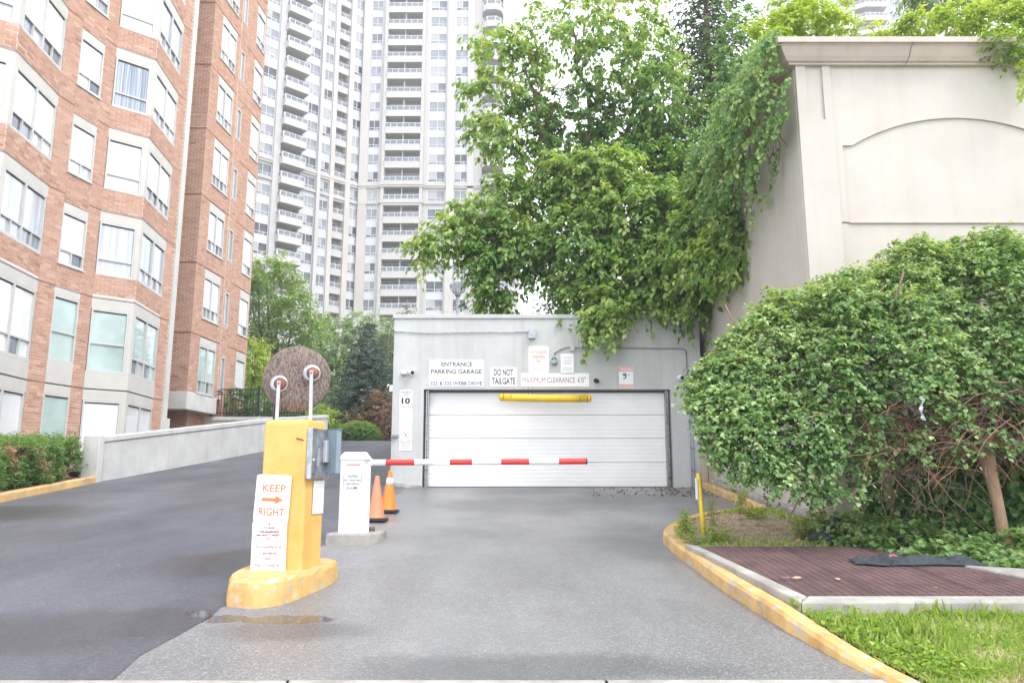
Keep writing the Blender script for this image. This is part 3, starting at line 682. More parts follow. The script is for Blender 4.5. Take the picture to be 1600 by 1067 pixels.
mb.tube([(cx_+.02, WY-.35, WT+.25), (cx_+.0, WY-.275, WT+.22), (cx_-.005, WY-.205, WT+.10), (cx_-.02, WY-.155, WT+.04), (cx_-.03, WY-.11, WT+.0)], .004, 5); mb.build('cornice_crack', DGREY, RW)
MB().prism([(WX+.1, WY), (14, WY), (14, 31), (WX+.3, 31)], WT+.26, WT+.30).build('roof', CONC, RW)

# ------------------------------------------------------------------ bricks
BT = [None]*8
def brick_mesh(l, h, t, tint):
    mb = MB(); mb.box(0, l, -.008, .01, 0, h); me = mb.mesh('brick', BRICK)
    a = me.attributes.new('tint', 'FLOAT', 'POINT'); a.data.foreach_set('value', [tint]*len(me.vertices)); return me
BL, BH, PL_, PH = .245, .072, .258, .0838
BMESH = [brick_mesh(BL, BH, 0, t) for t in (.15, .3, .4, .5, .6, .7, .85)]
class BrickStore:
    def __init__(s): s.q = []              # (M, x, z, l)
    def fill(s, M, x0, x1, z0, z1):
        if not hasattr(s, 'mo'): s.mo = MB()
        s.mo.M = M; s.mo.box(x0, x1, .0, .10, z0, z1); s.mo.M = None
        r0 = math.ceil((z0-.001)/PH); 
        for r in range(int(r0), int(z1/PH)+1):
            z = r*PH
            if z < z0-.002 or z+BH > z1+.03: continue
            off = (r % 2)*PL_/2; k = math.floor((x0-off)/PL_)
            x = k*PL_+off
            while x < x1:
                a, b = max(x, x0+.004), min(x+BL, x1-.004)
                if b-a > .03: s.q.append((M, a, z, b-a))
                x += PL_
    def finish(s, parent, eye=Vector((0, 0, EYE))):
        full = []; rest = []
        o_ = s.mo.build('mortar', MORT, parent); o_['kind'] = 'stuff'
        for e in s.q:
            c = e[0] @ Vector((e[1], 0, e[2])); dd = (c-eye).length
            d_ = c-eye; f = d_.y*CT+d_.z*ST; vis = f > 0 and abs(d_.x/f*FPX) < 800 and abs((d_.z*CT-d_.y*ST)/f*FPX) < 533
            (full if vis and e[3] > BL-.005 else rest).append((dd, e))
        full.sort(key=lambda t: t[0]); near = full[:300]; rest += full[300:]
        for _, (M, x, z, l) in near:
            place('brick', random.choice(BMESH), parent, M @ Matrix.Translation((x, random.uniform(-.002, .002), z)))
        V = []; F = []; T = []; org = LOC[parent.name]
        for _, (M, x, z, l) in rest:
            b = len(V); y = -.008+random.uniform(-.002, .002)
            for p in ((x, y, z), (x+l, y, z), (x+l, y, z+BH), (x, y, z+BH), (x, .01, z), (x+l, .01, z), (x+l, .01, z+BH), (x, .01, z+BH)):
                V.append(tuple(M @ Vector(p)-org))
            F += [(b, b+1, b+2, b+3), (b, b+4, b+5, b+1), (b+3, b+2, b+6, b+7), (b, b+3, b+7, b+4), (b+1, b+5, b+6, b+2)]
            T += [min(1, max(0, random.gauss(.5, .17)))]*8
        me = bpy.data.meshes.new('brickwork'); me.from_pydata(V, [], F); me.materials.append(BRICK)
        a = me.attributes.new('tint', 'FLOAT', 'POINT'); a.data.foreach_set('value', T); me.update()
        o = link('brickwork', me, parent); o['kind'] = 'stuff'

# ------------------------------------------------------------------ brick apartment building on the left
AZ = math.atan(.2); AO = Vector((-11.66, 25.4))
FA = frame(AO.x, AO.y, AZ)
def apt(s_, d_): q = FA @ Vector((s_, -d_, 0)); return Vector((q.x, q.y))
BB = thing('brick_apartment_building', 'tall red brick apartment block with angular bay windows on the left', 'building', (-12, 22, 1.8))
store = BrickStore()
ZK = [4.15, 6.85, 9.52, 12.2, 14.88, 17.56, 20.24, 22.92, 25.6]     # window head lines, floor by floor
ZTOP = 26.3
winid = [0]
def win(M, x0, x1, z0, z1, kind, pm, rec=.0):
    """one window in local frame M (y into the wall)"""
    fr = .05; mb = MB(M)
    y0, y1 = -.01+rec, .09+rec
    def b(a, c, e, f_, yy=y0): mb.box(a, c, yy, y1, e, f_)
    b(x0, x0+fr, z0, z1); b(x1-fr, x1, z0, z1); b(x0+fr, x1-fr, z0, z0+fr); b(x0+fr, x1-fr, z1-fr, z1)
    h = z1-z0; panes = []
    if kind == 'bay_front':
        zt_ = z0+h*.29; b(x0+fr, x1-fr, zt_-.025, zt_+.025); panes = [(x0+fr, x1-fr, z0+fr, zt_-.025, 0), (x0+fr, x1-fr, zt_+.025, z1-fr, 0)]
    elif kind == 'plain': panes = [(x0+fr, x1-fr, z0+fr, z1-fr, 0)]
    elif kind == 'half':
        zt_ = z0+h*.45; b(x0+fr, x1-fr, zt_-.025, zt_+.025); panes = [(x0+fr, x1-fr, z0+fr, zt_-.025, 0), (x0+fr, x1-fr, zt_+.025, z1-fr, 0)]
    elif kind == 'single':
        zt_ = z0+h*.27; xm = (x0+x1)/2; b(x0+fr, x1-fr, zt_-.03, zt_+.03); b(xm-.02, xm+.02, z0+fr, zt_-.03)
        panes = [(x0+fr, xm-.02, z0+fr, zt_-.03, 0), (xm+.02, x1-fr, z0+fr, zt_-.03, 1), (x0+fr, x1-fr, zt_+.03, z1-fr, 0)]
    elif kind == 'pair':
        xm = (x0+x1)/2; zt_ = z0+h*.27; b(xm-.04, xm+.04, z0+fr, z1-fr)
        for a, c in ((x0+fr, xm-.04), (xm+.04, x1-fr)):
            b(a, c, zt_-.025, zt_+.025); xq = (a+c)/2; b(xq-.015, xq+.015, z0+fr, zt_-.025)
            panes += [(a, xq-.015, z0+fr, zt_-.025, 1), (xq+.015, c, z0+fr, zt_-.025, random.choice((0, 1))), (a, c, zt_+.025, z1-fr, 0)]
    w_ = mb.build('window', FRAMEM, BB)
    for (a, c, e, f_, dk) in panes:
        m_ = pm if not dk else random.choice((G_MID, G_DARK, G_MID, G_PALE))
        MB(M).box(a, c, y0+.045+(0.004 if not dk else .012), y0+.06, e, f_).build('pane', m_, w_)
    MB(M).box(x0, x1, y0+.035, y0+.05, z1-fr-.035, z1-fr+.002).build('blind_head', SEAL, w_)
    return w_
def head_panel(M, x0, x1, z0, z1):
    MB(M).box(x0, x1, -.012, .1, z0, z1).build('head_panel', PREC, BB, bevel=.006)
    MB(M).box(x0, x1, .0, .1, z1, z1+.03).build('shadow_gap', SEAL, BB)
def sill(M, x0, x1, z): MB(M).box(x0-.02, x1+.02, -.05, .1, z-.05, z).build('sill', PREC, BB, bevel=.006)
def glass_pick():
    return random.choices((G_WHITE, G_PALE, G_SKY, G_CURT), (5, 3, 4, 1))[0]
# walls (mortar ground) behind the bricks
LFT = -15.0
base = lambda x, y: 1.0
mb = MB(); q = [apt(LFT, 0), apt(.0, 0), apt(.0, -.35), apt(LFT, -.35)]
# A-plane wall pieces: piers full height, bands per floor between
piers = [(-14.14, -13.68), (-12.75, -12.29+.5), (-9.36, -8.77), (-5.67, -5.08), (-4.15, -3.67), (-.57, -.1)]
piers = [(-15.3, -14.9), (-11.37, -10.78), (-9.85, -9.37+.6)]      # replaced below
bays = [(-3.67, -.57), (-9.37, -6.27), (-15.07, -11.97)]            # (start, end)
singles = [(-5.08, -4.15)]
# repeat pattern towards the viewer: bay 3.10, pier .59, single .93, pier .48
s_cur = -.57; bays = []; singles = []; piers = [(-.57, -.1)]
for k in range(3):
    b1 = s_cur; b0 = b1-3.10; bays.append((b0, b1)); p0_ = b0-.48; piers.append((p0_, b0)); s0_ = p0_-.93; singles.append((s0_, p0_)); piers.append((s0_-.59, s0_)); s_cur = s0_-.59
END = s_cur
MB(FA).box(END, -.0, .105, .4, .6, ZTOP).build('wall', MORT, BB)
for a, b in piers: store.fill(FA, a, b, 1.5, ZTOP)
def hrange(k): return ZK[k]
HEAD = .32
for a, b in singles:
    for k in range(len(ZK)):
        z1 = ZK[k]; 
        if k == 0:
            head_panel(FA, a, b, z1-.28, z1-.03); win(FA, a, b, 1.7, z1-.28, 'plain', G_GREEN)
        elif k == 1:
            head_panel(FA, a, b, z1-.25, z1-.03); win(FA, a, b, 4.78, z1-.25, 'half', G_GREEN)
            MB(FA).box(a, b, -.012, .1, 4.16, 4.78).build('spandrel', PREC, BB, bevel=.006)
        else:
            head_panel(FA, a, b, z1-.5, z1-.25); win(FA, a, b, z1-2.0, z1-.5, 'single', glass_pick()); sill(FA, a, b, z1-2.0)
            store.fill(FA, a, b, ZK[k-1]+(.0 if k > 1 else 0)-(.25 if k > 2 else 0), z1-2.06); store.fill(FA, a, b, z1-.25, z1)
    store.fill(FA, a, b, ZK[-1], ZTOP)
for (b0, b1) in bays:
    A0 = apt(b0, 0); C0 = apt(b0+.93, .70); B0 = apt(b1, 0)
    faces = []
    for p, q in ((A0, C0), (C0, B0)):
        d_ = q-p; faces.append((frame(p.x, p.y, math.atan2(d_.x, d_.y)), d_.length))
    # core prism for solid body of each band
    for k in range(len(ZK)):
        z1 = ZK[k]
        if k == 0: zb0, zg, zh = 1.2, 1.7, z1-.3
        elif k == 1: zb0, zg, zh = 4.16, 4.66, z1-.5
        else: zb0, zg, zh = ZK[k-1], z1-1.95, z1-.5
        if k >= 1: zh = z1-.5
        ctr = [A0, C0, B0]
        MB().prism([tuple(v+ (apt(0, 0)-apt(0, .02)).normalized()*.02) for v in ctr], zb0-.02 if k else 1.0, zg).build('bay_band', MORT if k >= 2 else PREC, BB)
        MB().prism([tuple(v+(apt(0, 0)-apt(0, .3)).normalized()*.14) for v in ctr], zg, z1).build('bay_core', SEAL, BB)
        for fi, (M, ln) in enumerate(faces):
            if k >= 2: store.fill(M, 0, ln, zb0+.03, zg-.03)
            else: MB(M).box(.0, ln, -.012, .05, zb0, zg).build('spandrel', PREC, BB, bevel=.008)
            MB(M).box(.0, ln, -.015, .1, zg-.04, zg).build('sill', PREC, BB, bevel=.006)
            zc_ = z1 - (.0)
            MB(M).box(.0, ln, -.012, .1, z1-.5+.16, z1-.03).build('head_panel', PREC, BB, bevel=.006)
            MB(M).box(-.0, ln, .01, .1, z1-.03, z1).build('shadow_gap', SEAL, BB)
            x0, x1 = (.02, ln-.13) if fi == 0 else (.13, ln-.05)
            MB(M).box(x1 if fi == 0 else 0, ln if fi == 0 else x0, -.02, .1, zg, z1-.34).build('corner_post', PREC, BB, bevel=.006)
            pm = G_WHITE if k == 0 else (random.choice((G_WHITE, G_GREEN)) if k == 1 else glass_pick())
            if fi == 0: win(M, x0, x1, zg, z1-.34, 'plain' if k == 0 else ('half' if k == 1 else 'bay_front'), pm)
            else: win(M, x0, x1, zg, z1-.34, 'pair', pm)
        # closing soffit
    for M, ln in faces: store.fill(M, 0, ln, ZK[-1], ZTOP)
    MB().prism([tuple(v+(apt(0, 0)-apt(0, .02)).normalized()*.02) for v in (A0, C0, B0)], ZK[-1], ZTOP-.1).build('bay_band', MORT, BB)
# pale corner pilaster at the end of the wall
MB(FA).box(-.10, .14, -.05, .5, 1.0, ZTOP+.2).build('corner_strip', PREC, BB, bevel=.01)
MB(FA).box(-.16, .30, -.06, .5, 1.0, 3.55).build('corner_base', PREC, BB, bevel=.01)
# set-back wing: frontal return, projecting right side D, then E
RY = 27.5; XD = -11.83
FR = frame(-14.5, RY, R(90))
MB(FR).box(0, 14.5+XD-.0, .105, .4, 4.66, ZTOP).build('wall', MORT, BB)
store.fill(FR, 1.5, 14.5+XD, 4.67, ZTOP)
AD = math.radians(3); FD = frame(XD, RY, AD)
LD = 2.45
MB(FD).box(0, LD, .105, .4, 4.66, ZTOP).build('wall', MORT, BB)
wa, wb = .72, 2.12
store.fill(FD, 0, wa, 4.67, ZTOP); store.fill(FD, wb, LD, 4.67, ZTOP)
for k in range(1, len(ZK)):
    z1 = ZK[k]; zg = 4.72 if k == 1 else z1-1.95
    head_panel(FD, wa, wb, z1-.34, z1-.03); win(FD, wa, wb, zg, z1-.34, 'pair', G_GREEN if k == 1 else glass_pick())
    if k > 1: store.fill(FD, wa, wb, ZK[k-1], zg-.03)
    sill(FD, wa, wb, zg)
# string courses on return wall and D, coloured dark for their shadow lines
for z1 in ZK[1:]:
    MB(FR).box(0, 14.5+XD+.0, -.02, .05, z1-.0, z1+.045).build('string_course', BRICK if False else mat('shaded_string_course', (.26, .12, .085), .9, .15, 9) if z1 == ZK[1] else bpy.data.materials['shaded_string_course'], BB)
SCM = bpy.data.materials['shaded_string_course']
for z1 in ZK[1:]: MB(FD).box(0, LD, -.018, .05, z1, z1+.03).build('string_course', SCM, BB)
for a, b in piers:
    for z1 in ZK: MB(FA).box(a, b, -.014, .05, z1-.012, z1+.014).build('string_course', SCM, BB)
# concrete base band with open underside
MB().prism([(-12.95, RY-.04), (XD+.03, RY-.04), (XD+.03+math.sin(AD)*LD, RY+LD*math.cos(AD)), (-12.95, RY+LD)], 4.03, 4.66).build('concrete_band', CONC_P, BB, bevel=.015)
MB().prism([(-14, RY+.9), (-12.15, RY+.9), (-12.15, 34), (-14, 34)], 2, 4.03).build('wall', MORT, BB)
store.fill(frame(-14, RY+.9, R(90)), 0, 1.85, 2.4, 4.02); store.fill(frame(-12.15, RY+.9, 0), 0, 3, 2.4, 4.02)
# E wing further back
XE = -11.66; YE = RY+LD+.55; FE = frame(XE, YE, R(2.5)); LE = 2.15
FE2 = frame(XE-.9, YE, R(90))
MB(FE).box(0, LE, .105, .4, 2.2, ZTOP).build('wall', MORT, BB); MB(FE2).box(0, .9, .105, .3, 2.2, ZTOP).build('wall', MORT, BB)
store.fill(FE2, 0, .9, 2.5, ZTOP)
wa, wb = 1.05, 2.02
store.fill(FE, 0, wa, 2.5, ZTOP); store.fill(FE, wb, LE, 2.5, ZTOP)
for k in range(1, len(ZK)):
    z1 = ZK[k]; zg = z1-1.95
    head_panel(FE, wa, wb, z1-.34, z1-.03); win(FE, wa, wb, zg, z1-.34, 'single', glass_pick())
    store.fill(FE, wa, wb, ZK[k-1] if k > 1 else 2.5, zg-.03); sill(FE, wa, wb, zg)
    MB(FE).box(0, LE, -.018, .05, z1, z1+.03).build('string_course', SCM, BB)
# narrow windows seen between D and E
FN = frame(XD+.17, RY+LD+.02, R(90)); 
FN = frame(XD+.16, RY+LD+.0, R(3))
MB(FN).box(0, .55, .105, .3, 4.66, ZTOP).build('wall', MORT, BB)
for k in range(1, len(ZK)):
    z1 = ZK[k]; win(FN, .1, .5, z1-1.85, z1-.5, 'plain', G_MID); store.fill(FN, 0, .1, z1-1.85, z1-.5); store.fill(FN, .5, .6, z1-1.85, z1-.5); store.fill(FN, 0, .6, z1-.5, (ZK[k+1] if k+1 < len(ZK) else ZTOP+1.85)-1.88)
store.finish(BB)
# body so nothing is see-through
MB().prism([tuple(apt(END, -.41)), tuple(apt(-.02, -.41)), (-13.0, RY+.42), (-13.0, 33), (-26, 33), (-26, 10)], 1.0, ZTOP-.05).build('inner_mass', SEAL, BB)

# ------------------------------------------------------------------ towers
def tower_window(wd, ht):
    fr = .07; mb = MB(); y0, y1 = 0, .08
    def b(a, c, e, f_, m=0): mb.box(a, c, y0, y1, e, f_, m)
    b(0, fr, 0, ht); b(wd-fr, wd, 0, ht); b(fr, wd-fr, 0, fr); b(fr, wd-fr, ht-fr, ht)
    nx = 2 if wd < 2.9 else 3; zt = ht*.27
    b(fr, wd-fr, zt-.03, zt+.03)
    for i in range(1, nx): x = wd*i/nx; b(x-.03, x+.03, fr, ht-fr)
    mb.box(wd*.78-.02, wd*.78+.02, y0, y1, fr, zt-.03)
    mb.box(wd*.60, wd*.76, .03, .05, .12, zt-.08, 1)
    return mb.mesh('window', [RAILW, G_MID])
def tower_pane(wd, ht, m, half=None):
    mb = MB(); mb.box(.05, wd-.05, .055, .07, .05, ht-.05)
    if half: mb.box(.07, wd*half-.03, .045, .054, ht*.30, ht-.08, 1)
    return mb.mesh('pane', [m, TG[4]])
WTOPS = [7.5, 10.2, 12.9, 15.55, 18.2, 20.9, 23.55, 26.23, 28.88, 31.58, 34.23, 36.97, 39.67, 42.44, 45.38, 48.07, 50.75, 53.41, 56.37, 59.37, 62.06, 64.78, 67.43, 70.21, 72.9, 75.6, 78.3]
def tower(name, label, loc, faces, tops, ztop, zbase=3.0, wh=1.65):
    T = thing(name, label, 'apartment tower', loc)
    rr = random.Random(11)
    for M, segs in faces:
        for sg in segs:
            kind, x0, x1 = sg[:3]
            if kind == 'wall':
                pr = sg[3] if len(sg) > 3 else .15
                MB(M).box(x0, x1, -pr, 1.6, zbase, ztop).build('wall', sg[4] if len(sg) > 4 else TOWW, T)
            elif kind == 'win':
                MB(M).box(x0, x1, .12, 1.6, zbase, ztop).build('wall', TOWC, T)
                wd = x1-x0; wm = tower_window(wd, wh)
                pans = [tower_pane(wd, wh, m, hf) for m, hf in ((TG[0], None), (TG[1], None), (TG[2], .5), (TG[2], None), (TG[0], .5), (TG[3], .52), (TG[4], None), (TG[3], None))]
                sms = {}
                for a, b in zip([zbase]+tops, tops+[ztop+wh]):
                    hh_ = round(b-wh-a-.04, 2)
                    if hh_ not in sms: sms[hh_] = MB().box(0, x1-x0, .02, .12, 0, hh_).mesh('spandrel', TOWP)
                    place('spandrel', sms[hh_], T, M @ Matrix.Translation((x0, 0, a+.02)))
                for z in tops:
                    # paler panes high up paint in sky glare and reflection, darker panes lower down
                    wts = (5, 4, 3, 2, 4, 1, 4, 1) if z > 46 else (3, 1, 5, 5, 3, 4, 1, 4)
                    w_ = place('window', wm, T, M @ Matrix.Translation((x0, -.01, z-wh)))
                    sub('pane', rr.choices(pans, wts)[0], w_)
            elif kind == 'bal':
                pj = sg[3]; rc = 1.25; wd = x1-x0
                MB(M).box(x0, x1, rc, 1.6, zbase, ztop).build('recess_wall', TOWC, T)
                mb = MB(); poly = sg[4] if len(sg) > 4 else [(-.12, -pj), (wd+.12, -pj), (wd+.12, .0), (wd, 0), (wd, rc), (0, rc), (0, 0), (-.12, 0)]
                mb.prism(poly, .3, .55); op = [p for p in poly if p[1] <= 0]
                edge = []
                fr_ = sg[4][:sg[5]] if len(sg) > 4 else [(-.12, 0), (-.12, -pj), (wd+.12, -pj), (wd+.12, 0)]
                ins = Vector((wd/2, rc*.4))
                for p, q in zip(fr_[:-1], fr_[1:]):
                    p, q = Vector(p), Vector(q); e = (q-p).normalized(); nn = Vector((-e.y, e.x)); 
                    if nn.dot(ins-p) < 0: nn = -nn
                    mb.prism([tuple(p), tuple(q), tuple(q+nn*.12), tuple(p+nn*.12)], .55, 1.2)
                bm_ = mb.mesh('balcony', [TOWW])
                mb = MB(); mg = MB()
                for p, q in zip(fr_[:-1], fr_[1:]):
                    p, q = Vector(p), Vector(q); e = (q-p).normalized(); L_ = (q-p).length; nn = Vector((-e.y, e.x))
                    if nn.dot(ins-p) < 0: nn = -nn
                    a, b = p+nn*.03, q+nn*.03
                    for za, zb_ in ((1.86, 1.93), (1.24, 1.28)): mb.prism([tuple(a), tuple(b), tuple(b+nn*.06), tuple(a+nn*.06)], za, zb_)
                    npst = max(1, int(round(L_/.95)))
                    for i in range(npst+1):
                        c = a+e*(L_*i/npst); mb.prism([tuple(c-e*.03), tuple(c+e*.03), tuple(c+e*.03+nn*.05), tuple(c-e*.03+nn*.05)], 1.2, 1.9)
                    mg.prism([tuple(a+nn*.02), tuple(b+nn*.02), tuple(b+nn*.035), tuple(a+nn*.035)], 1.28, 1.86)
                rm = mb.mesh('railing', [RAILW]); gm = mg.mesh('rail_glass', [RGLASS])
                sm = MB().prism([(p[0], p[1]) for p in poly], .285, .3).mesh('soffit', [SOFF])
                dm = []
                for m1, m2 in ((G_DARK, G_MID), (G_MID, G_DARK), (G_MID, G_PALE)):
                    mb = MB(); mb.box(.1, wd*.48, rc-.05, rc-.01, 1.2-.6, 2.75, 0); mb.box(wd*.54, wd-.1, rc-.05, rc-.01, 1.2-.6, 2.75, 1)
                    mb.box(wd*.24, wd*.26, rc-.07, rc-.04, .6, 2.75, 2); mb.box(wd*.75, wd*.77, rc-.07, rc-.04, .6, 2.75, 2)
                    if wd > 3.4: mb.box(wd*.5-.06, wd*.5+.06, -pj+.3, rc-.02, 1.2, 3.0, 2)
                    dm.append(mb.mesh('patio_door', [m1, m2, TOWW]))
                for z in tops:
                    b_ = place('balcony', bm_, T, M @ Matrix.Translation((x0, 0, z)))
                    sub('railing', rm, b_); sub('rail_glass', gm, b_); sub('soffit', sm, b_); sub('patio_door', rr.choice(dm), b_)
    return T
FT = frame(0, 105, R(90)); c105 = (-22.38, 105.35); FL = frame(c105[0], c105[1], R(46))
lobe = [(0, 0), (.1, -.9), (.7, -1.5), (2.0, -1.6), (2.8, -1.1), (3.15, 0), (3.05, 1.25), (0, 1.25)]
front = [('wall', -22.36, -21.17, .25, TOWC), ('win', -21.17, -19.55), ('wall', -19.55, -19.05, .15), ('wall', -19.05, -18.6, .7, TOWC), ('bal', -18.6, -13.45, .75), ('wall', -13.45, -13.0, .7, TOWC), ('wall', -13.0, -12.3, .1),
         ('win', -12.3, -9.8), ('wall', -9.8, -9.6, .1), ('wall', -9.6, -8.45, .55), ('win', -8.45, -6.57), ('wall', -6.57, -5.6, .3), ('wall', -5.6, -4.44, .1, TOWC), ('bal', -4.44, -1.35, 1.4, lobe, 6), ('wall', -1.35, -1.1, .15)]
left = [('wall', -27, -24.6, .3), ('win', -24.6, -22.2), ('wall', -22.2, -20.6, .15), ('win', -20.6, -18.4), ('wall', -18.4, -16.05, .3), ('win', -16.05, -13.6), ('wall', -13.6, -12.7, .45), ('bal', -12.7, -9.45, 1.3), ('wall', -9.45, -9.25, .1), ('win', -9.25, -7.1),
        ('wall', -7.1, -6.6, .55), ('win', -6.6, -5.0), ('wall', -5.0, -4.35, .35, TOWC), ('bal', -4.35, -2.5, .1), ('wall', -2.5, -1.7, .4, TOWC), ('win', -1.7, -.1), ('wall', -.1, .25, .1)]
TW = tower('apartment_tower', 'tall pale apartment tower with balcony stacks behind the trees', (-18, 105, 3), [(FT, front), (FL, left)], WTOPS, 80.5)
# moulded bands and crown mouldings wrapping both faces
for z, h, pr in ((43.0, .42, .72), (42.7, .3, .6), (40.3, .3, .62)):
    MB(FT).box(-22.3, -4.6, -pr+.3, .0, z, z+h).build('moulded_band', TOWC, TW)
    MB(FT).box(-19.25, -12.9, -pr-.25, -.2, z, z+h).build('moulded_band', TOWC, TW)
    MB(FL).box(-27, .1, -pr+.3, .0, z, z+h).build('moulded_band', TOWC, TW)
MB().prism([(-22, 106.6), (-1.2, 106.6), (-1.2, 125), (-50, 125), (-42, 92)], 3, 80.5).build('core', TOWC, TW)
FT2 = frame(0, 103.4, R(90))
lowt = [z for z in WTOPS if z < 33]
for sg in (('wall', -4.0, -2.9, .1), ('wall', .25, .8, .1)):
    MB(FT2).box(sg[1], sg[2], -.1, 1.6, 3, 34.6).build('wall', TOWW, TW)
MB(FT2).box(-2.9, .25, 1.3, 1.5, 3, 34.6).build('recess_wall', TOWC, TW)
mb0 = MB().prism([(-.1, 0), (-.1, -.6), (.5, -1.0), (2.7, -1.0), (3.25, -.6), (3.25, 0), (3.1, 1.3), (0, 1.3)], .3, 1.15).mesh('balcony', [TOWW])
mb1 = MB(); mb1.box(.3, 3.0, -.98, -.9, 1.85, 1.92)
for i in range(6): mb1.box(.3+i*.53, .35+i*.53, -.98, -.92, 1.15, 1.9)
mb1.box(.3, 3.0, -.95, -.93, 1.2, 1.85, 1); mb1 = mb1.mesh('railing', [RAILW, RGLASS])
mb2 = MB().box(.2, 2.9, 1.24, 1.28, .6, 2.7).mesh('patio_door', [G_MID])
for z in lowt:
    b_ = place('balcony', mb0, TW, FT2 @ Matrix.Translation((-2.9, 0, z))); sub('railing', mb1, b_); sub('patio_door', mb2, b_)
# second tower, top right
Y2 = 135; F2 = frame(0, Y2, R(90)); g = lambda px: P(px, 20, Y2).x
z2 = [P(1400, 20, Y2).z + 2.85*k - 20 for k in range(14)]
seg2 = [('wall', g(1255), g(1300), .1), ('win', g(1300), g(1318)), ('wall', g(1318), g(1334), .3), ('bal', g(1334), g(1381), .9, [(0, 0), (.1, -.6), (1.6, -1.6), (g(1381)-g(1334), -1.6), (g(1381)-g(1334), 0), (g(1381)-g(1334), 1.25), (0, 1.25)], 5), ('wall', g(1381), g(1391), .2), ('win', g(1391), g(1407)), ('wall', g(1407), g(1440), .3), ('win', g(1440), g(1470)), ('wall', g(1470), g(1500), .2)]
T2 = tower('distant_tower', 'far white apartment tower showing above the beige wall top', (g(1360), Y2, 3), [(F2, seg2)], z2, z2[-1]+3)
MB().prism([(g(1255), Y2+1.6), (g(1500), Y2+1.6), (g(1500), Y2+18), (g(1255), Y2+18)], 3, z2[-1]+3).build('core', TOWC, T2)

# ------------------------------------------------------------------ ramp wall, terrace, railing
t = thing('ramp_wall', 'pale grey painted concrete wall sloping up beside the dark driveway', 'wall', (-9.6, 20, 1.6))
wl = [(-10.0, 18.54), (-8.46, 26.2), (-7.5, 31.0)]
def wz(y): return float(np.interp(y, [18.54, 26.2, 31], [2.58, 3.58, 4.1]))
pw = [(-10.0, 18.54), (-8.46, 26.2), (-7.5, 31.0), (-7.75, 31.05), (-8.72, 26.25), (-10.25, 18.6)]
MB().prism(pw, lambda x, y: prof(y)-.2, lambda x, y: wz(y)-.13).build('wall_body', CONC_P, t, bevel=.01)
pc = [(-9.97, 18.5), (-8.43, 26.2), (-7.46, 31.0), (-7.8, 31.05), (-8.76, 26.25), (-10.29, 18.55)]
MB().prism(pc, lambda x, y: wz(y)-.125, wz_ := (lambda x, y: wz(y))).build('coping', CONC_P, t, bevel=.012)
MB().prism([(-10.32, 18.40), (-9.93, 18.40), (-9.90, 18.58), (-10.3, 18.58)], 1.2, 2.62).build('end_post', CONC_P, t, bevel=.015)
t = thing('terrace_wall', 'low white terrace wall under the black railing', 'wall', (-10.5, 30, 3.1))
MB().box(-12.6, -8.2, 30.0, 30.25, 3.0, 3.94).build('wall_body', CONC_P, t, bevel=.01)
MB().box(-12.6, -8.15, 29.94, 30.3, 3.80, 3.94).build('coping', CONC_P, t, bevel=.01)
MB().box(-40, -8.2, 30.3, 60, 3.0, 3.82).build('terrace', SOIL, kind='structure')
t = thing('railing', 'black iron railing with thin upright bars on the terrace wall', 'railing', (-10.2, 30.1, 3.94))
MB().box(-11.95, -8.2, 30.1, 30.13, 5.02, 5.06).build('top_rail', BLACK, t); MB().box(-11.95, -8.2, 30.1, 30.13, 4.08, 4.11).build('bottom_rail', BLACK, t)
MB().box(-11.95, -8.2, 30.1, 30.13, 4.82, 4.845).build('middle_rail', BLACK, t)
bm_ = MB().box(-.009, .009, -.009, .009, 0, 1.1).mesh('bar', BLACK)
x = -11.9
while x < -8.2:
    place('bar', bm_, t, Matrix.Translation((x, 30.115, 3.96))); x += .115
pm_ = MB().box(-.03, .03, -.03, .03, 0, 1.22).mesh('post', BLACK)
for x in (-11.95, -10.1, -8.25): place('post', pm_, t, Matrix.Translation((x, 30.115, 3.94)))

# ------------------------------------------------------------------ yellow pillar and island
def gpt(px, py, off=0):
    d = ray(px, py); tt = (off-EYE)/(d.z-SLOPE*d.y); return Vector((d.x*tt, d.y*tt, EYE+d.z*tt))
pil = thing('concrete_pillar', 'worn yellow concrete pillar with rounded edges on a kerbed island', 'pillar', (-2.1, 7.7, .6))
def rpoly(pts, r, n=5):
    out = []; m_ = len(pts)
    for i in range(m_):
        p = Vector(pts[i]); a = (Vector(pts[i-1])-p).normalized(); b = (Vector(pts[(i+1) % m_])-p).normalized()
        p0, p1 = p+a*r, p+b*r
        for k in range(n+1):
            tt = k/n; out.append(tuple((1-tt)**2*p0+2*tt*(1-tt)*p+tt*tt*p1))
    return out
AP = R(28)                                  # the pillar's long face turned a little to the left
uu, vv = Vector((math.cos(AP), math.sin(AP))), Vector((-math.sin(AP), math.cos(AP)))
pc0 = Vector((-2.02, 7.45))                 # near corner
def pp(a, b): return tuple(pc0+uu*a+vv*b)
# the front face runs left-right; the side face carries the card reader
FRt = P(479, 700, 7.45); FLt = P(410.5, 700, 7.5); SRt = P(509, 700, 7.86)
c_near, c_left, c_right = Vector(FRt[:2]), Vector(FLt[:2]), Vector(SRt[:2])
c_back = c_left+(c_right-c_near)
ppoly = rpoly([tuple(c_left), tuple(c_near), tuple(c_right), tuple(c_back)], .035)
mb = MB(); rings = []
for z, s_ in ((.45, 1.0), (1.2, 1.0), (2.17, 1.0), (2.20, .97), (2.215, .9)):
    cc = (c_near+c_left+c_right+c_back)/4
    rings.append([mb.pt((cc.x+(x-cc.x)*s_, cc.y+(y-cc.y)*s_, z+.01*(x-cc.x))) for x, y in ppoly])
for A, B in zip(rings[:-1], rings[1:]):
    for k in range(len(A)): mb.face([A[k], A[(k+1) % len(A)], B[(k+1) % len(B)], B[k]])
mb.face(rings[-1]); mb.build('shaft', YEL, pil)
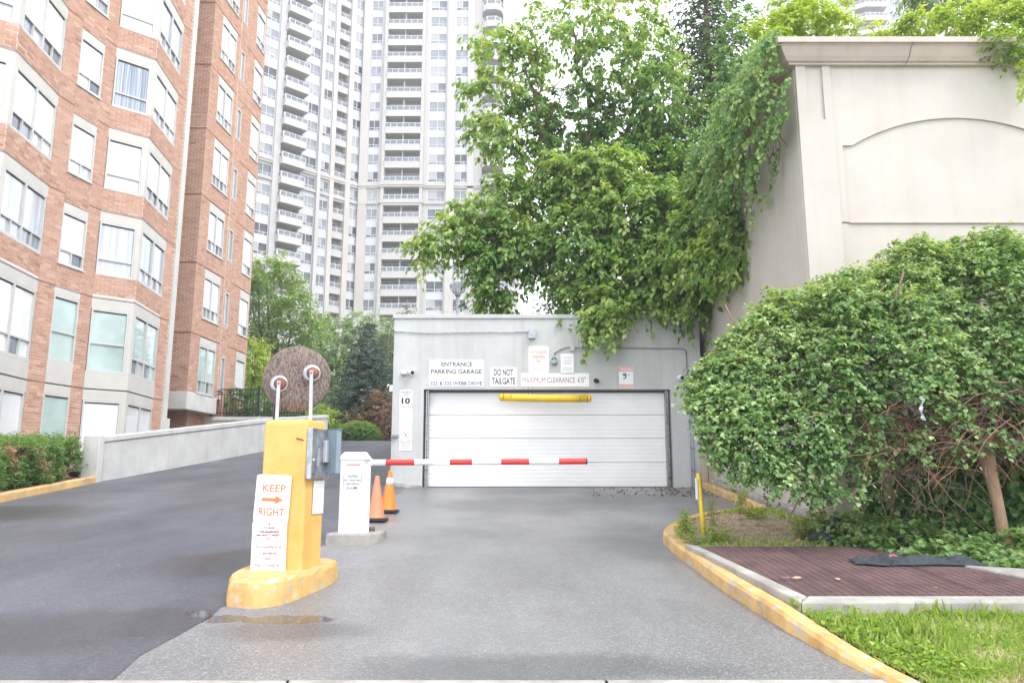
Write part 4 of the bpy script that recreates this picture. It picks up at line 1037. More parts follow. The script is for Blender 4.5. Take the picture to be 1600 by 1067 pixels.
# island base: obround following the lane
b0, b1, b2, b3 = gpt(362, 946), gpt(440, 948), gpt(522, 908), gpt(500, 880, .2)
isl_ = [(-2.49, 6.95), (-2.24, 6.86), (-2.03, 7.0), (-1.90, 7.35), (-1.80, 7.75), (-1.80, 8.1), (-1.92, 8.3), (-2.2, 8.35), (-2.5, 8.2), (-2.62, 7.9), (-2.61, 7.3)]
isl_ = [tuple(v)[:2] for v in catmull([Vector((x, y, 0)) for x, y in isl_+isl_[:1]], 4)[:-1]]
ci = (sum(p[0] for p in isl_)/len(isl_), sum(p[1] for p in isl_)/len(isl_))
mb = MB(); rings = []
for h, s_ in ((-.06, 1.02), (.02, 1.015), (.12, 1.0), (.17, .985), (.195, .95), (.2, .9)):
    rings.append([mb.pt((ci[0]+(x-ci[0])*s_+random.uniform(-.004, .004), ci[1]+(y-ci[1])*s_, SLOPE*7.4+h+.03*(y-7.4)+random.uniform(-.003, .003))) for x, y in isl_])
for A, B in zip(rings[:-1], rings[1:]):
    for k in range(len(A)): mb.face([A[k], A[(k+1) % len(A)], B[(k+1) % len(B)], B[k]])
mb.face(rings[-1]); mb.build('base', YELK, pil)

def facing(origin, dx, tiltx=0):           # frame with x along direction dx (2D), y into the surface
    s_ = Vector((dx[0], dx[1], 0)).normalized(); i_ = Vector((-s_.y, s_.x, 0))
    return Matrix(((s_.x, i_.x, 0, origin[0]), (s_.y, i_.y, 0, origin[1]), (0, 0, 1, origin[2]), (0, 0, 0, 1)))
fd = (c_near-c_left); fn = Vector((fd.y, -fd.x)).normalized()
# KEEP RIGHT sign, leaning a little
def on_front(px, py, out=.02):             # point on the plane parallel to the pillar's front face
    d = ray(px, py); o = c_left+fn*out; nn = fn
    tt = (o.x*nn.x+o.y*nn.y)/(d.x*nn.x+d.y*nn.y); return Vector((d.x*tt, d.y*tt, EYE+d.z*tt))
def quad_frame(tl, tr, bl, br):            # local x in 0..w, z in 0..h
    X = (tr-tl+br-bl); wv = X.length/2; X.normalize(); Z = (tl-bl+tr-br); hv = Z.length/2; Z = (Z-X*Z.dot(X)).normalized(); Yv = Z.cross(X)
    o = (tl+tr+bl+br)/4-X*wv/2-Z*hv/2
    return Matrix(((X.x, Yv.x, Z.x, o.x), (X.y, Yv.y, Z.y, o.y), (X.z, Yv.z, Z.z, o.z), (0, 0, 0, 1))), wv, hv
M, w_, h_ = quad_frame(on_front(402, 740.5), on_front(456, 743), on_front(395.5, 815), on_front(450, 817.5))
t = thing('keep_right_sign', 'white sign reading KEEP RIGHT with an orange arrow on the yellow pillar', 'sign', M @ Vector((w_/2, 0, 0)))
board(M, 0, w_, 0, h_, parent=t, cr=.025)
s = Sheet(M, t)
s.text('KEEP', w_*.2, w_*.86, h_*.64, h_*.80, TXTO, .02); s.text('RIGHT', w_*.14, w_*.88, h_*.14, h_*.31, TXTO, .02)
mb = s.add(TXTO)
mb.face([mb.pt((w_*a, -.004, h_*b)) for a, b in ((.2, .44), (.58, .44), (.58, .515), (.2, .515))])
mb.face([mb.pt((w_*a, -.004, h_*b)) for a, b in ((.58, .385), (.82, .478), (.58, .57))])
for a, b, c, d_ in ((.05, .065, .06, .94), (.935, .95, .06, .94), (.09, .91, .955, .965)): s.bar(w_*a, w_*b, h_*c, h_*d_, TXTO)
s.done(); MB(M).lathe([(.009, 0), (.009, .004), (.003, .007)], (w_*.5, -.003, h_*.91), (0, -1, 0), 8).build('bolt', GALV, t)
M, w_, h_ = quad_frame(on_front(394.5, 815), on_front(448.5, 814.5), on_front(391.5, 896.5), on_front(446, 897))
t = thing('surveillance_sign', 'white sign about surveillance cameras and patrol guards below KEEP RIGHT', 'sign', M @ Vector((w_/2, 0, 0)))
board(M, 0, w_, 0, h_, parent=t, cr=.012)
s = Sheet(M, t)
TXTM2 = mat('sign_maroon', (.24, .08, .12), .5, .1, 20)
for tx, a, b, z0, z1, m_, bd in (('THESE', .32, .66, .865, .90, TXTM, .02), ('PREMISES', .22, .78, .785, .825, TXTM, .03), ('MONITORED', .13, .82, .72, .765, TXTM, .03), ('BY', .44, .55, .655, .69, TXTM, .02),
                         ('Surveillance', .12, .86, .49, .555, TXTM, .0), ('Cameras', .24, .74, .375, .435, TXTM, .01), ('AND', .39, .6, .265, .32, TXTM, .01), ('Patrol Guards', .13, .84, .145, .21, TXTM, .0)):
    s.text(tx, w_*a, w_*b, h_*z0, h_*z1, TXTM2, bd+.02)
for a, b, c, d_ in ((.03, .04, .03, .97), (.955, .965, .03, .97), (.03, .96, .975, .982), (.03, .96, .025, .03)): s.bar(w_*a, w_*b, h_*c, h_*d_, TXTP)
s.done(); mb = MB(M); mb.lathe([(.011, 0), (.011, .004), (.003, .008)], (w_*.49, -.003, h_*.955), (0, -1, 0), 8); mb.lathe([(.010, 0), (.010, .004), (.003, .008)], (w_*.5, -.003, h_*.04), (0, -1, 0), 8); mb.pieces('bolt', MIDG, t)
MB(M).box(w_*.32, w_*.82, .004, .03, -.045, .01).build('bracket', RUST, t)

# card reader on the pillar's side face
MS = facing((c_near.x, c_near.y, 0), tuple(c_right-c_near)); SL = (c_right-c_near).length
def on_side(px, py, out=0):
    q = (c_right-c_near).normalized(); nn = Vector((q.y, -q.x)); o = c_near+nn*out; d = ray(px, py)
    tt = (o.x*nn.x+o.y*nn.y)/(d.x*nn.x+d.y*nn.y); return Vector((d.x*tt, d.y*tt, EYE+d.z*tt))
zt_, zb_ = on_side(493, 670).z, on_side(493, 748).z
t = thing('card_reader', 'galvanised card reader box with an open blue grey door on the yellow pillar', 'card reader', (c_near.x, c_near.y, zb_))
MB(MS).box(.0, SL*.93, -.06, .0, zb_, zt_).build('back_box', GALV, t, bevel=.006)
MB(MS).box(-.025, .0, -.065, -.03, zb_, zb_+.13).build('flange', ALU, t, bevel=.004)
MB(MS).box(SL*.55, SL*.72, -.10, -.06, zb_+.16, zt_-.11).build('latch_bar', ALU, t, bevel=.006)
mb = MB(MS); mb.lathe([(.018, 0), (.018, .01), (.006, .014)], (SL*.08, -.06, zb_+.18), (0, -1, 0), 12); mb.box(SL*.3, SL*.36, -.068, -.06, zb_+.12, zb_+.3); mb.pieces('lock', ALU, t)
q0 = P(505, 705, 7.78); q1 = P(526, 705, 7.66)
dd = (Vector((q1.x, q1.y))-Vector((q0.x, q0.y))); Md = facing((q0.x, q0.y, 0), tuple(dd)); dl = dd.length
zt2, zb2 = P(515, 671, 7.72).z, P(515, 740, 7.72).z
MB(Md).box(0, dl, 0, .06, zb2, zt2).build('reader_housing', BLUEG, t, bevel=.008)
MB(Md).box(-.004, .004, -.01, .03, zb2-.01, zt2-.02).build('door_seal', BLACK, t)
MB(Md).box(-.02, dl+.01, -.006, .066, zt2, zt2+.006).build('hood', BLUEG, t)
M, w_, h_ = quad_frame(on_side(489.5, 750, .01), on_side(506.5, 751, .01), on_side(488.5, 803, .01), on_side(504.5, 801, .01))
t = thing('notice_sign', 'narrow white notice of fine print below the card reader', 'sign', M @ Vector((w_/2, 0, 0)))
board(M, 0, w_, 0, h_, parent=t); s = Sheet(M, t); s.text('NOTICE', w_*.2, w_*.8, h_*.77, h_*.82, TXTL, .02); s.lines(w_*.12, w_*.9, h_*.42, h_*.68, 6, TXTL, 5); s.lines(w_*.12, w_*.9, h_*.1, h_*.36, 5, TXTL, 6); s.done()
mb = MB(); 
tag(MB().tube([on_front(463, 684.5, .008), on_front(474, 687.5, .012)], .006, 6).build('iron_bolt', mat('rusted_bolt', (.10, .05, .03), .8, .1, 9), loc=on_front(463, 684.5, .008)), 'short rusty rod sticking out of the upper yellow pillar', 'bolt')

# board on poles: back of a round traffic mirror
mc = P(464, 592, 7.9)
t = thing('traffic_mirror', 'large round weathered board back of a traffic mirror above the yellow pillar', 'mirror', (mc.x, mc.y, 2.2))
rad_ = (P(516, 592, 7.9).x-P(412, 592, 7.9).x)/2
mb = MB(); mb.lathe([(rad_*.55, -.012), (rad_*.985, -.01), (rad_, 0), (rad_, .02), (rad_*.985, .03), (rad_*.5, .032)], mc, (.10, -1, .06), 48); mb.build('back_board', MIRB, t)
for px, py, pb, tx in ((437, 600, 432, 0), (488, 583.5, 485, 1)):
    q = P(px, py, 7.86); ax = (.25, -1, .1)
    MB().lathe([(.088, 0), (.092, .004), (.088, .012), (.06, .014)], q+Vector((0, -.02, 0)), ax, 26).build('flange_ring', GALV, t)
    MB().lathe([(.066, .010), (.062, .026), (.045, .042), (.02, .05)], q+Vector((.012, -.02, 0)), ax, 24).build('rusted_cap', RUST, t)
    top = P(px-1.5, py-2, 7.74); bot = P(pb, 657, 7.74)
    M_ = facing((bot.x, bot.y, 0), (1, 0))
    mb = MB(); w2 = .017
    d_ = Vector((top.x-bot.x, 0, 0))
    bl = [mb.pt((bot.x+a, bot.y+b, 2.19)) for a, b in ((-w2, 0), (w2, 0), (w2, .012), (-w2, .012))]; tl = [mb.pt((top.x+a, bot.y+b, top.z+.02)) for a, b in ((-w2, 0), (w2, 0), (w2, .012), (-w2, .012))]
    mb.face(bl[::-1]); mb.face(tl)
    for k in range(4): mb.face([bl[k], bl[(k+1) % 4], tl[(k+1) % 4], tl[k]])
    mb.build('pole', ALU, t)
    MB().box(bot.x-.03, bot.x+.045, 7.72, 7.80, 2.19, 2.23).build('pole_foot', RUST, t, bevel=.006)
    MB().lathe([(.010, 0), (.010, .008)], (top.x, top.y-.0, top.z-.005), (0, -1, 0), 8).build('bolt', DGREY, t)
MB().tube([P(428, 655, 7.95), P(427, 640, 7.95), P(430, 628, 7.95)], .012, 6).build('bracket', DGREY, t)

# ------------------------------------------------------------------ barrier gate
BY = 10.1
bb = thing('barrier_gate', 'white boom barrier cabinet with red and white striped arm lowered', 'barrier', (-2.05, BY, .8))
def bx(px, y=770): return P(px, y, BY).x
xl, xr = bx(530.5), bx(567); xs_ = bx(578.5)-xr; zb3 = .93; zt3 = P(550, 718, BY).z
mb = MB(); sk = .066
pl = rpoly([(xl, BY), (xr, BY), (xr+xs_-.02, BY+.1), (xr+xs_-sk, BY+.34), (xl-sk, BY+.34)], .02, 3)
mb.prism(pl, zb3, zt3); mb.build('cabinet', WHITE, bb, bevel=.004)
xa, xb = xl-.015, xr+xs_+.012; ztt = P(550, 708, BY).z
mb = MB(); lo = [mb.pt(p) for p in ((xa, BY-.015, zt3), (xb-.02, BY-.015, zt3), (xb-.075, BY+.36, zt3), (xa-.07, BY+.36, zt3))]
m1 = [mb.pt(p) for p in ((xa, BY-.015, zt3+.03), (xb-.02, BY-.015, zt3+.03), (xb-.075, BY+.36, zt3+.03), (xa-.07, BY+.36, zt3+.03))]
hi = [mb.pt(p) for p in ((xa+.05, BY+.03, ztt+.015), (xb-.08, BY+.03, ztt+.015), (xb-.13, BY+.3, ztt+.015), (xa-.0, BY+.3, ztt+.015))]
mb.face(lo[::-1]); mb.face(hi)
for A, B in ((lo, m1), (m1, hi)):
    for k in range(4): mb.face([A[k], A[(k+1) % 4], B[(k+1) % 4], B[k]])
mb.build('hood', WHITE, bb, bevel=.006)
M = Matrix.Translation((0, BY-.004, 0)); s = Sheet(M, bb)
zz = lambda py: P(550, py, BY).z
s.bar(bx(541), bx(561), zz(727), zz(724.3), MIDG); s.bar(bx(541.6), bx(560.4), zz(726.5), zz(724.8), TXTP, -.006); s.bar(bx(549), bx(553), zz(713), zz(711.5), MIDG)
a, b, c, d_ = bx(536), bx(564.5), zz(763.5), zz(740.5)
for q in ((a, b, d_-.006, d_), (a, b, c, c+.006), (a, a+.006, c, d_), (b-.006, b, c, d_)): s.bar(*q, MIDG)
for i, (tx, e, f_) in enumerate((('CAUTION', 542.5, 558), ('NO TAILGATING', 537.5, 563), ('ONE VEHICLE', 539.5, 561), ('AT A TIME', 541.5, 558))): s.text(tx, bx(e), bx(f_), zz(745.6+i*5.8), zz(742.4+i*5.8), TXT, .02)
s.done('cabinet_lettering')
MB().box(xr+.012, xr+.016, BY+.10, BY+.11, zb3+.05, zt3-.05).build('door_gap', MIDG, bb)
mb = MB(); bs = [gpt(511, 853), gpt(590, 851)]
bp_ = [(bx(511, 850), BY-.12), (bx(579, 850), BY-.15), (bx(592, 845), BY+.12), (bx(592, 845), BY+.62), (bx(516, 845), BY+.62)]
mb.prism(bp_, .6, .945); mb.build('concrete_base', CONC, bb, bevel=.025)
MB().tube([(xl-.03, BY+.3, .94), (xl-.03, BY+.3, 1.5)], .022, 8).build('conduit', CONC, bb)
MB().tube([(xr+.08, BY+.3, .94), (xr+.08, BY+.3, 1.0)], .04, 10).build('anchor', DGREY, bb)
AYY = BY+.12
def ap(px): return Vector((P(px, 722, AYY).x, AYY, P(px, 722.5-(px-580)/337*2.0, AYY).z))
cuts = [(576, 603, WHITE), (603, 648, REDP), (648, 703, WHITE), (703, 738, REDP), (738, 783, WHITE), (783, 827, REDP), (827, 873, WHITE), (873, 916, REDP)]
arm = MB().tube([ap(572), ap(915.5)], .036, 14).build('arm', ALU, bb)
for a, b, m_ in cuts: MB().tube([ap(a), ap(b)], .0395, 18, cap=False).build('stripe', m_, arm)
MB().tube([ap(915.5), ap(917.5)], .042, 16).build('end_cap', BLACK, arm)
mb = MB(); q = ap(678); q2 = ap(703); mb.box(q.x, q2.x, AYY-.045, AYY-.039, q.z-.03, q.z+.03); mb.build('label_plate', SIGNW, arm)
s = Sheet(Matrix.Translation((0, AYY-.045, 0)), arm); s.lines(q.x+.01, q2.x-.01, q.z-.012, q.z+.012, 1, TXTL, 3)
for z_ in (q.z-.03, q.z+.027): s.bar(q.x, q2.x, z_, z_+.003, MIDG)
s.done()
MB().tube([Vector((xr+xs_-.05, AYY, ap(580).z)), Vector((xr+xs_-.005, AYY, ap(580).z))], .05, 16).build('arm_hub', WHITE, bb)

# ------------------------------------------------------------------ cones
def cone(px, py, hpx, Y, m, collar, label, tilt=0):
    b = P(px, py, Y); h = (P(px, py-hpx, Y).z-b.z); t = thing('traffic_cone', label, 'traffic cone', b)
    mb = MB(); s_ = h*.26; z0 = b.z
    for sx in (0,):
        mb.prism(rpoly([(b.x-s_, b.y-s_), (b.x+s_, b.y-s_), (b.x+s_, b.y+s_), (b.x-s_, b.y+s_)], .04, 3), z0-.03, z0+.012)
    mb.build('base', BLACK, t, bevel=.006)
    r0 = h*.20
    MB().lathe([(r0*1.1, .012), (r0*1.02, .03), (r0*.96, .05), (.036, h-.03), (.030, h-.004), (.022, h), (.018, h-.03)], (b.x, b.y, z0), (tilt, 0, 1), 28).build('body', m, t)
    if collar:
        ra = lambda zz_: r0*.96+(.036-r0*.96)*(zz_-.05)/(h-.08)+.003
        za, zb_ = h*.64, h*.82
        MB().lathe([(ra(za), za), (ra(zb_), zb_)], (b.x, b.y, z0), (tilt, 0, 1), 28).build('reflective_collar', SIGNW, t)
cone(587.5, 810, 67, 12.15, PINKO, False, 'faded pinkish traffic cone without a collar, nearest the barrier box')
cone(606.5, 797, 62, 13.2, ORNG, True, 'orange traffic cone with a white collar, behind the faded one', .03)

# ------------------------------------------------------------------ grate, slab, post
zs = lambda x, y: SLOPE*y+.185
SLb = thing('concrete_slab', 'worn concrete frame set round the rusty ground grate', 'slab', (3.2, 7.5, .6))
O = [(2.30, 6.30), (7.2, 6.30), (7.2, 6.9), (5.6, 7.15), (4.55, 7.6), (4.0, 9.15), (1.99, 9.05)]
I_ = [(2.43, 6.50), (7.2, 6.50), (4.9, 6.92), (4.25, 7.5), (3.75, 8.95), (2.11, 8.88)]
lowz = lambda x, y: SLOPE*y-.05
mb = MB(); mb.prism([(2.30, 6.30), (7.2, 6.30), (7.2, 6.50), (2.43, 6.50)], lowz, zs); mb.build('front_beam', CONC, SLb, bevel=.015)
MB().prism([(2.30, 6.31), (2.425, 6.505), (2.115, 8.88), (1.99, 9.0)], lowz, lambda x, y: zs(x, y)-.002).build('left_beam', CONC, SLb, bevel=.015)
MB().prism([(4.78, 7.0), (7.2, 6.52), (7.2, 7.15), (5.6, 7.35), (4.45, 7.75)], lowz, lambda x, y: zs(x, y)+.004).build('right_beam', CONC, SLb, bevel=.015)
gr = thing('ground_grate', 'rusty brown steel ventilation grate set in the concrete slab', 'grate', (3.2, 7.5, .7))
mb = MB(); nb = 0
def gl(y): return 2.43+(y-6.5)*(2.115-2.43)/(8.88-6.5)
def grt(y): return float(np.interp(y, [6.5, 7.0, 7.6, 8.9], [7.2, 4.85, 4.5, 4.0]))
y = 6.53
while y < 8.87:
    x0, x1 = gl(y)+.004, grt(y); z = zs(0, y)-.012
    MB().prism([(x0, y), (x1, y), (x1, y+.014), (x0, y+.014)], z-.03, z).build('bar', IRON, gr); y += .052
x = 2.15
while x < 7.1:
    # long cross rods every 10 cm
    ya_ = 6.52; yb_ = 8.88 if x < 4.0 else (7.5 if x < 4.5 else 6.98 if x < 4.85 else 6.9 - (x-4.85)*.17)
    if x < 2.43: ya_ = 6.5+(2.43-x)*7.55
    if yb_ > ya_+.05:
        MB().prism([(x, ya_), (x+.008, ya_), (x+.008, yb_), (x, yb_)], lambda a, b: zs(a, b)-.028, lambda a, b: zs(a, b)-.0105).build('cross_rod', IRON, gr)
    x += .08
for x in (3.05, 3.95): MB().prism([(x, 6.52), (x+.009, 6.52), (x+.009, 8.8 if x < 3.9 else 8.7), (x, 8.8 if x < 3.9 else 8.7)], lambda a, b: zs(a, b)-.05, lambda a, b: zs(a, b)-.006).build('frame_bar', IRON, gr)
MB().prism([(2.43, 6.5), (7.2, 6.5), (7.2, 7.0), (4.4, 7.8), (4.0, 8.9), (2.11, 8.88)], lambda x, y: SLOPE*y-.02, lambda x, y: SLOPE*y+.10).build('pit_floor', mat('dark_pit', (.07, .05, .05), .95, .2, 4), gr)
q = gpt(1100, 841, .15); tp = P(1091.5, 739, q.y)
t = thing('marker_post', 'thin yellow marker post leaning left on a small grey foot', 'post', q)
mb = MB(); mb.tube([(q.x, q.y, q.z), ((q.x+tp.x)/2, q.y, (q.z+tp.z)/2), (tp.x, q.y, tp.z)], .030, 6); mb.build('post', YELB if False else mat('yellow_post_paint', (.78, .58, .05), .5, .08, 8), t)
MB().box(q.x-.11, q.x+.14, q.y-.09, q.y+.1, q.z-.08, q.z+.035).build('foot', mat('grey_green_foot', (.30, .36, .34), .8, .15, 12), t, bevel=.015)
MB().box(tp.x-.05, tp.x-.02, q.y-.03, q.y, tp.z-.32, tp.z-.06).build('reflector_strip', WHITE, t, bevel=.004)

# drain pipe, tarp pieces, litter
q = P(1300, 822, 10.6)
t = thing('drain_pipe', 'short dark plastic drain pipe lying at the wall foot', 'pipe', q)
mb = MB(); mb.tube([(q.x+.05, 10.45, q.z), (q.x-.45, 10.9, q.z-.02)], .085, 20, cap=True); mb.build('pipe', mat('dark_green_pipe', (.13, .16, .16), .5, .1, 6), t)
MB().lathe([(.088, -.01), (.094, 0), (.094, .05), (.088, .06)], (q.x+.06, 10.44, q.z), (-.7, .7, 0), 20).build('collar', mat('grey_green_pipe', (.22, .27, .27), .5, .1, 6), t)
def tarp(name, cx, cy, w_, d_, h_, label, seed, rot=0, fold=3):
    rr = random.Random(seed); nx, ny = 46, 22; mb = MB(); idx = []
    ph = [rr.uniform(0, 6) for _ in range(6)]
    for j in range(ny+1):
        row = []
        for i in range(nx+1):
            u, v = i/nx*2-1, j/ny*2-1
            e = (1-abs(u)**3)*(1-abs(v)**2.5); rx = 1+.10*mnoise.noise(Vector((v*2, seed, 0))); ry = 1+.55*mnoise.noise(Vector((u*2.4, seed*2, 0)))
            x = cx+(u*w_*rx*math.cos(rot)-v*d_*ry*math.sin(rot)); y = cy+(u*w_*rx*math.sin(rot)+v*d_*ry*math.cos(rot))
            z = SLOPE*y+.192+h_*max(0, e)**.6*(.35+1.1*mnoise.noise(Vector((u*2.6*fold/3+seed, v*1.7, .3)))+.5*mnoise.noise(Vector((u*8+seed, v*5, 1.3))))
            row.append(mb.pt((x, y, z)))
        idx.append(row)
    for j in range(ny):
        for i in range(nx): mb.face([idx[j][i], idx[j][i+1], idx[j+1][i+1], idx[j+1][i]], 0, True)
    o = mb.build(name, CLOTH, loc=(cx, cy, SLOPE*cy+.2)); so_ = o.modifiers.new('thickness', 'SOLIDIFY'); so_.thickness = .006
    tag(o, label, 'fabric sheet')
tarp('mesh_sheet', 4.05, 7.9, .62, .16, .085, 'crumpled black mesh fabric lying across the back of the grate', 3, rot=-.02)
tarp('mesh_sheet', 3.86, 9.35, .25, .22, .20, 'small heap of black fabric against the soil beside the drain pipe', 5, rot=.3, fold=2)
q = gpt(1395, 864, .3); mb = MB()
mb.face([mb.pt((q.x+a, q.y+b, q.z+c)) for a, b, c in ((-.04, 0, -.03), (.0, -.02, -.02), (.05, .0, -.03), (.03, .03, -.01), (-.02, .03, -.012))])
o = mb.build('plastic_wrapper', mat('red_plastic', (.42, .12, .12), .4, .15, 20), loc=q); o.modifiers.new('thickness', 'SOLIDIFY').thickness = .006; tag(o, 'small crumpled red wrapper on the ivy behind the grate', 'litter')
# lamp post behind the garage roof
LPY = 34; q = P(715.5, 460, LPY); r_ = .36
t = thing('street_lamp', 'dark lamp post with an open basket globe rising over the garage roof', 'street lamp', (q.x, LPY, 3.1))
MB().tube([(q.x, LPY, 3.1), (q.x, LPY, q.z-.02)], .09, 12).build('post', MIDG, t)
MB().lathe([(.09, 0), (.16, .04), (.13, .12), (.08, .16)], (q.x, LPY, q.z-.10), (0, 0, 1), 14).build('collar', MIDG, t)
for k in range(6):
    a = math.pi*k/6+.2; pts = []
    for i in range(11):
        b = math.pi*(.02+.6*i/10); pts.append((q.x+r_*math.sin(b)*math.cos(a), LPY+r_*math.sin(b)*math.sin(a), q.z+.38-r_*math.cos(b)))
    MB().tube(pts, .022, 6).build('basket_rib', MIDG, t)
    pts = [(2*q.x-p[0], 2*LPY-p[1], p[2]) for p in pts]; MB().tube(pts, .022, 6).build('basket_rib', MIDG, t)
MB().tube([(q.x+r_*1.0*math.cos(2*math.pi*k/20), LPY+r_*math.sin(2*math.pi*k/20), q.z+.36) for k in range(21)], .02, 6, cap=False).build('basket_ring', MIDG, t)

# ------------------------------------------------------------------ foliage machinery
def unit(a): return a/np.maximum(np.linalg.norm(a, axis=1, keepdims=True), 1e-6)
def rnd_dirs(n): return unit(RNG.normal(size=(n, 3)))
LEAFV = np.array([(0, 0, 0), (.30, .44, .10), (.68, .34, .02), (1, 0, -.14), (.68, -.34, .02), (.30, -.44, .10)])
class Leaves:
    def __init__(s): s.b = []; s.d = []; s.n = []; s.l = []; s.w = []; s.t = []
    def add(s, b, d, n, l, w, t):
        s.b.append(b); s.d.append(unit(d)); s.n.append(n); s.l.append(l); s.w.append(w); s.t.append(t)
    def sprays(s, o, d, L, nl, leaf, ratio=.55, droop=.35, tint=.5, tvar=.22, flat=.5, down=.35, clump=0.12):
        """o, d: spray origins and directions; every spray carries nl leaves on alternating sides"""
        n = len(o)
        if n == 0: return
        d = unit(d); L = np.full(n, L)*RNG.uniform(.6, 1.25, n)
        st = np.clip(tint+RNG.normal(size=n)*clump, 0, 1) if np.isscalar(tint) else np.clip(tint+RNG.normal(size=n)*clump, 0, 1)
        t = np.tile(np.linspace(.08, 1, nl), (n, 1))+RNG.uniform(-.05, .05, (n, nl))
        pos = o[:, None, :]+d[:, None, :]*(t*L[:, None])[:, :, None]
        pos[:, :, 2] -= droop*(t**2)*L[:, None]
        tang = d[:, None, :].repeat(nl, 1).copy(); tang[:, :, 2] -= 2*droop*t
        side = np.cross(d, np.array([0, 0, 1.])); side = unit(side+1e-3)
        sg = np.where(np.arange(nl) % 2 == 0, 1, -1)[None, :]*np.ones((n, 1))
        ld = tang*.55+side[:, None, :]*sg[:, :, None]*.8+RNG.normal(size=(n, nl, 3))*.28; ld[:, :, 2] -= down
        nn = np.zeros((n, nl, 3)); nn[:, :, 2] = 1-flat*.3; nn += RNG.normal(size=(n, nl, 3))*flat*.5; nn += d[:, None, :]*.35
        m = n*nl; pos = pos.reshape(m, 3)+RNG.normal(size=(m, 3))*leaf*.25
        s.add(pos, ld.reshape(m, 3), nn.reshape(m, 3), leaf*RNG.uniform(.55, 1.25, m), np.full(m, ratio), np.clip(np.repeat(st, nl)+RNG.normal(size=m)*tvar*.6, 0, 1))
    def cat(s): return [np.concatenate(x) for x in (s.b, s.d, s.n, s.l, s.w, s.t)]
def leaf_frames(d, nr):
    d = unit(d); y = unit(np.cross(nr, d)); z = np.cross(d, y); return d, y, z
_lm = {}
def leaf_proto(m, ratio, k):
    key = (m.name, round(ratio, 2), k)
    if key not in _lm:
        me = bpy.data.meshes.new('leaf'); v = LEAFV.copy(); v[:, 1] *= ratio*1.15; me.from_pydata(v.tolist(), [], [(0, 1, 2, 3), (0, 3, 4, 5)])
        me.materials.append(m); a = me.attributes.new('tint', 'FLOAT', 'POINT'); a.data.foreach_set('value', [k/6]*6); _lm[key] = me
    return _lm[key]
def leaf_object(name, lv, m, parent, singles=0):
    b, d, n, l, w, t = lv.cat(); X, Y, Z = leaf_frames(d, n); org = np.array(LOC[parent.name]) if parent is not None else np.zeros(3)
    keep = np.ones(len(b), bool)
    if singles:
        dv = b-np.array([0, 0, EYE]); f = dv[:, 1]*CT+dv[:, 2]*ST; u = dv[:, 0]/f*FPX; v = (dv[:, 2]*CT-dv[:, 1]*ST)/f*FPX
        score = np.where((abs(u) < 790) & (abs(v) < 525), l/np.maximum(f, 1), 0)*RNG.uniform(.8, 1.2, len(b)); ids = np.argsort(-score)[:singles]; keep[ids] = False
        for i in ids:
            M = Matrix(((X[i][0]*l[i], Y[i][0]*l[i], Z[i][0]*l[i], b[i][0]), (X[i][1]*l[i], Y[i][1]*l[i], Z[i][1]*l[i], b[i][1]), (X[i][2]*l[i], Y[i][2]*l[i], Z[i][2]*l[i], b[i][2]), (0, 0, 0, 1)))
            place('leaf', leaf_proto(m, w[i], int(round(t[i]*6))), parent, M)
    b, l, w, t, X, Y, Z = b[keep]-org, l[keep], w[keep], t[keep], X[keep], Y[keep], Z[keep]; N_ = len(b)
    V = b[:, None, :]+(X[:, None, :]*LEAFV[None, :, 0:1]+Y[:, None, :]*(LEAFV[None, :, 1:2]*w[:, None, None]*1.15)+Z[:, None, :]*LEAFV[None, :, 2:3])*l[:, None, None]
    me = bpy.data.meshes.new(name); me.vertices.add(N_*6); me.vertices.foreach_set('co', V.astype('f').ravel())
    me.loops.add(N_*8); me.polygons.add(N_*2)
    li = (np.arange(N_)[:, None]*6+np.array([0, 1, 2, 3, 0, 3, 4, 5])[None, :]).ravel(); me.loops.foreach_set('vertex_index', li.astype('i'))
    me.polygons.foreach_set('loop_start', (np.arange(N_*2)*4).astype('i'))
    me.materials.append(m); me.update(calc_edges=True); me.validate()
    a = me.attributes.new('tint', 'FLOAT', 'POINT'); a.data.foreach_set('value', np.repeat(t, 6).astype('f'))
    o = link(name, me, parent)
    o['kind'] = 'stuff' if singles else o.get('kind', 'stuff')
    return o
def ell(n, c, r, lo=.55):                  # points in the outer part of an ellipsoid, with outward directions
    u = rnd_dirs(n); rho = RNG.uniform(lo**3, 1, n)**(1/3)
    r = np.array(r); c = np.array(c); return c+u*rho[:, None]*r, unit(u*r)
def PV(px, py, Y): return np.array(P(px, py, Y))
def pxr(r, Y): return r*Y/FPX*1.02
def limb(mb, a, b, r0, r1, n=7, wob=.12, seg=6, sag=0):
    a, b = Vector(a), Vector(b); L_ = (b-a).length; pts = []; rs = []
    for i in range(seg+1):
        t = i/seg; p = a.lerp(b, t); k = math.sin(math.pi*t)*wob*L_
        p += Vector((random.uniform(-.4, .4), random.uniform(-.4, .4), random.uniform(-.3, .5)+sag))*k
        pts.append(p); rs.append(r0+(r1-r0)*t)
    mb.tube(pts, rs, n); return pts

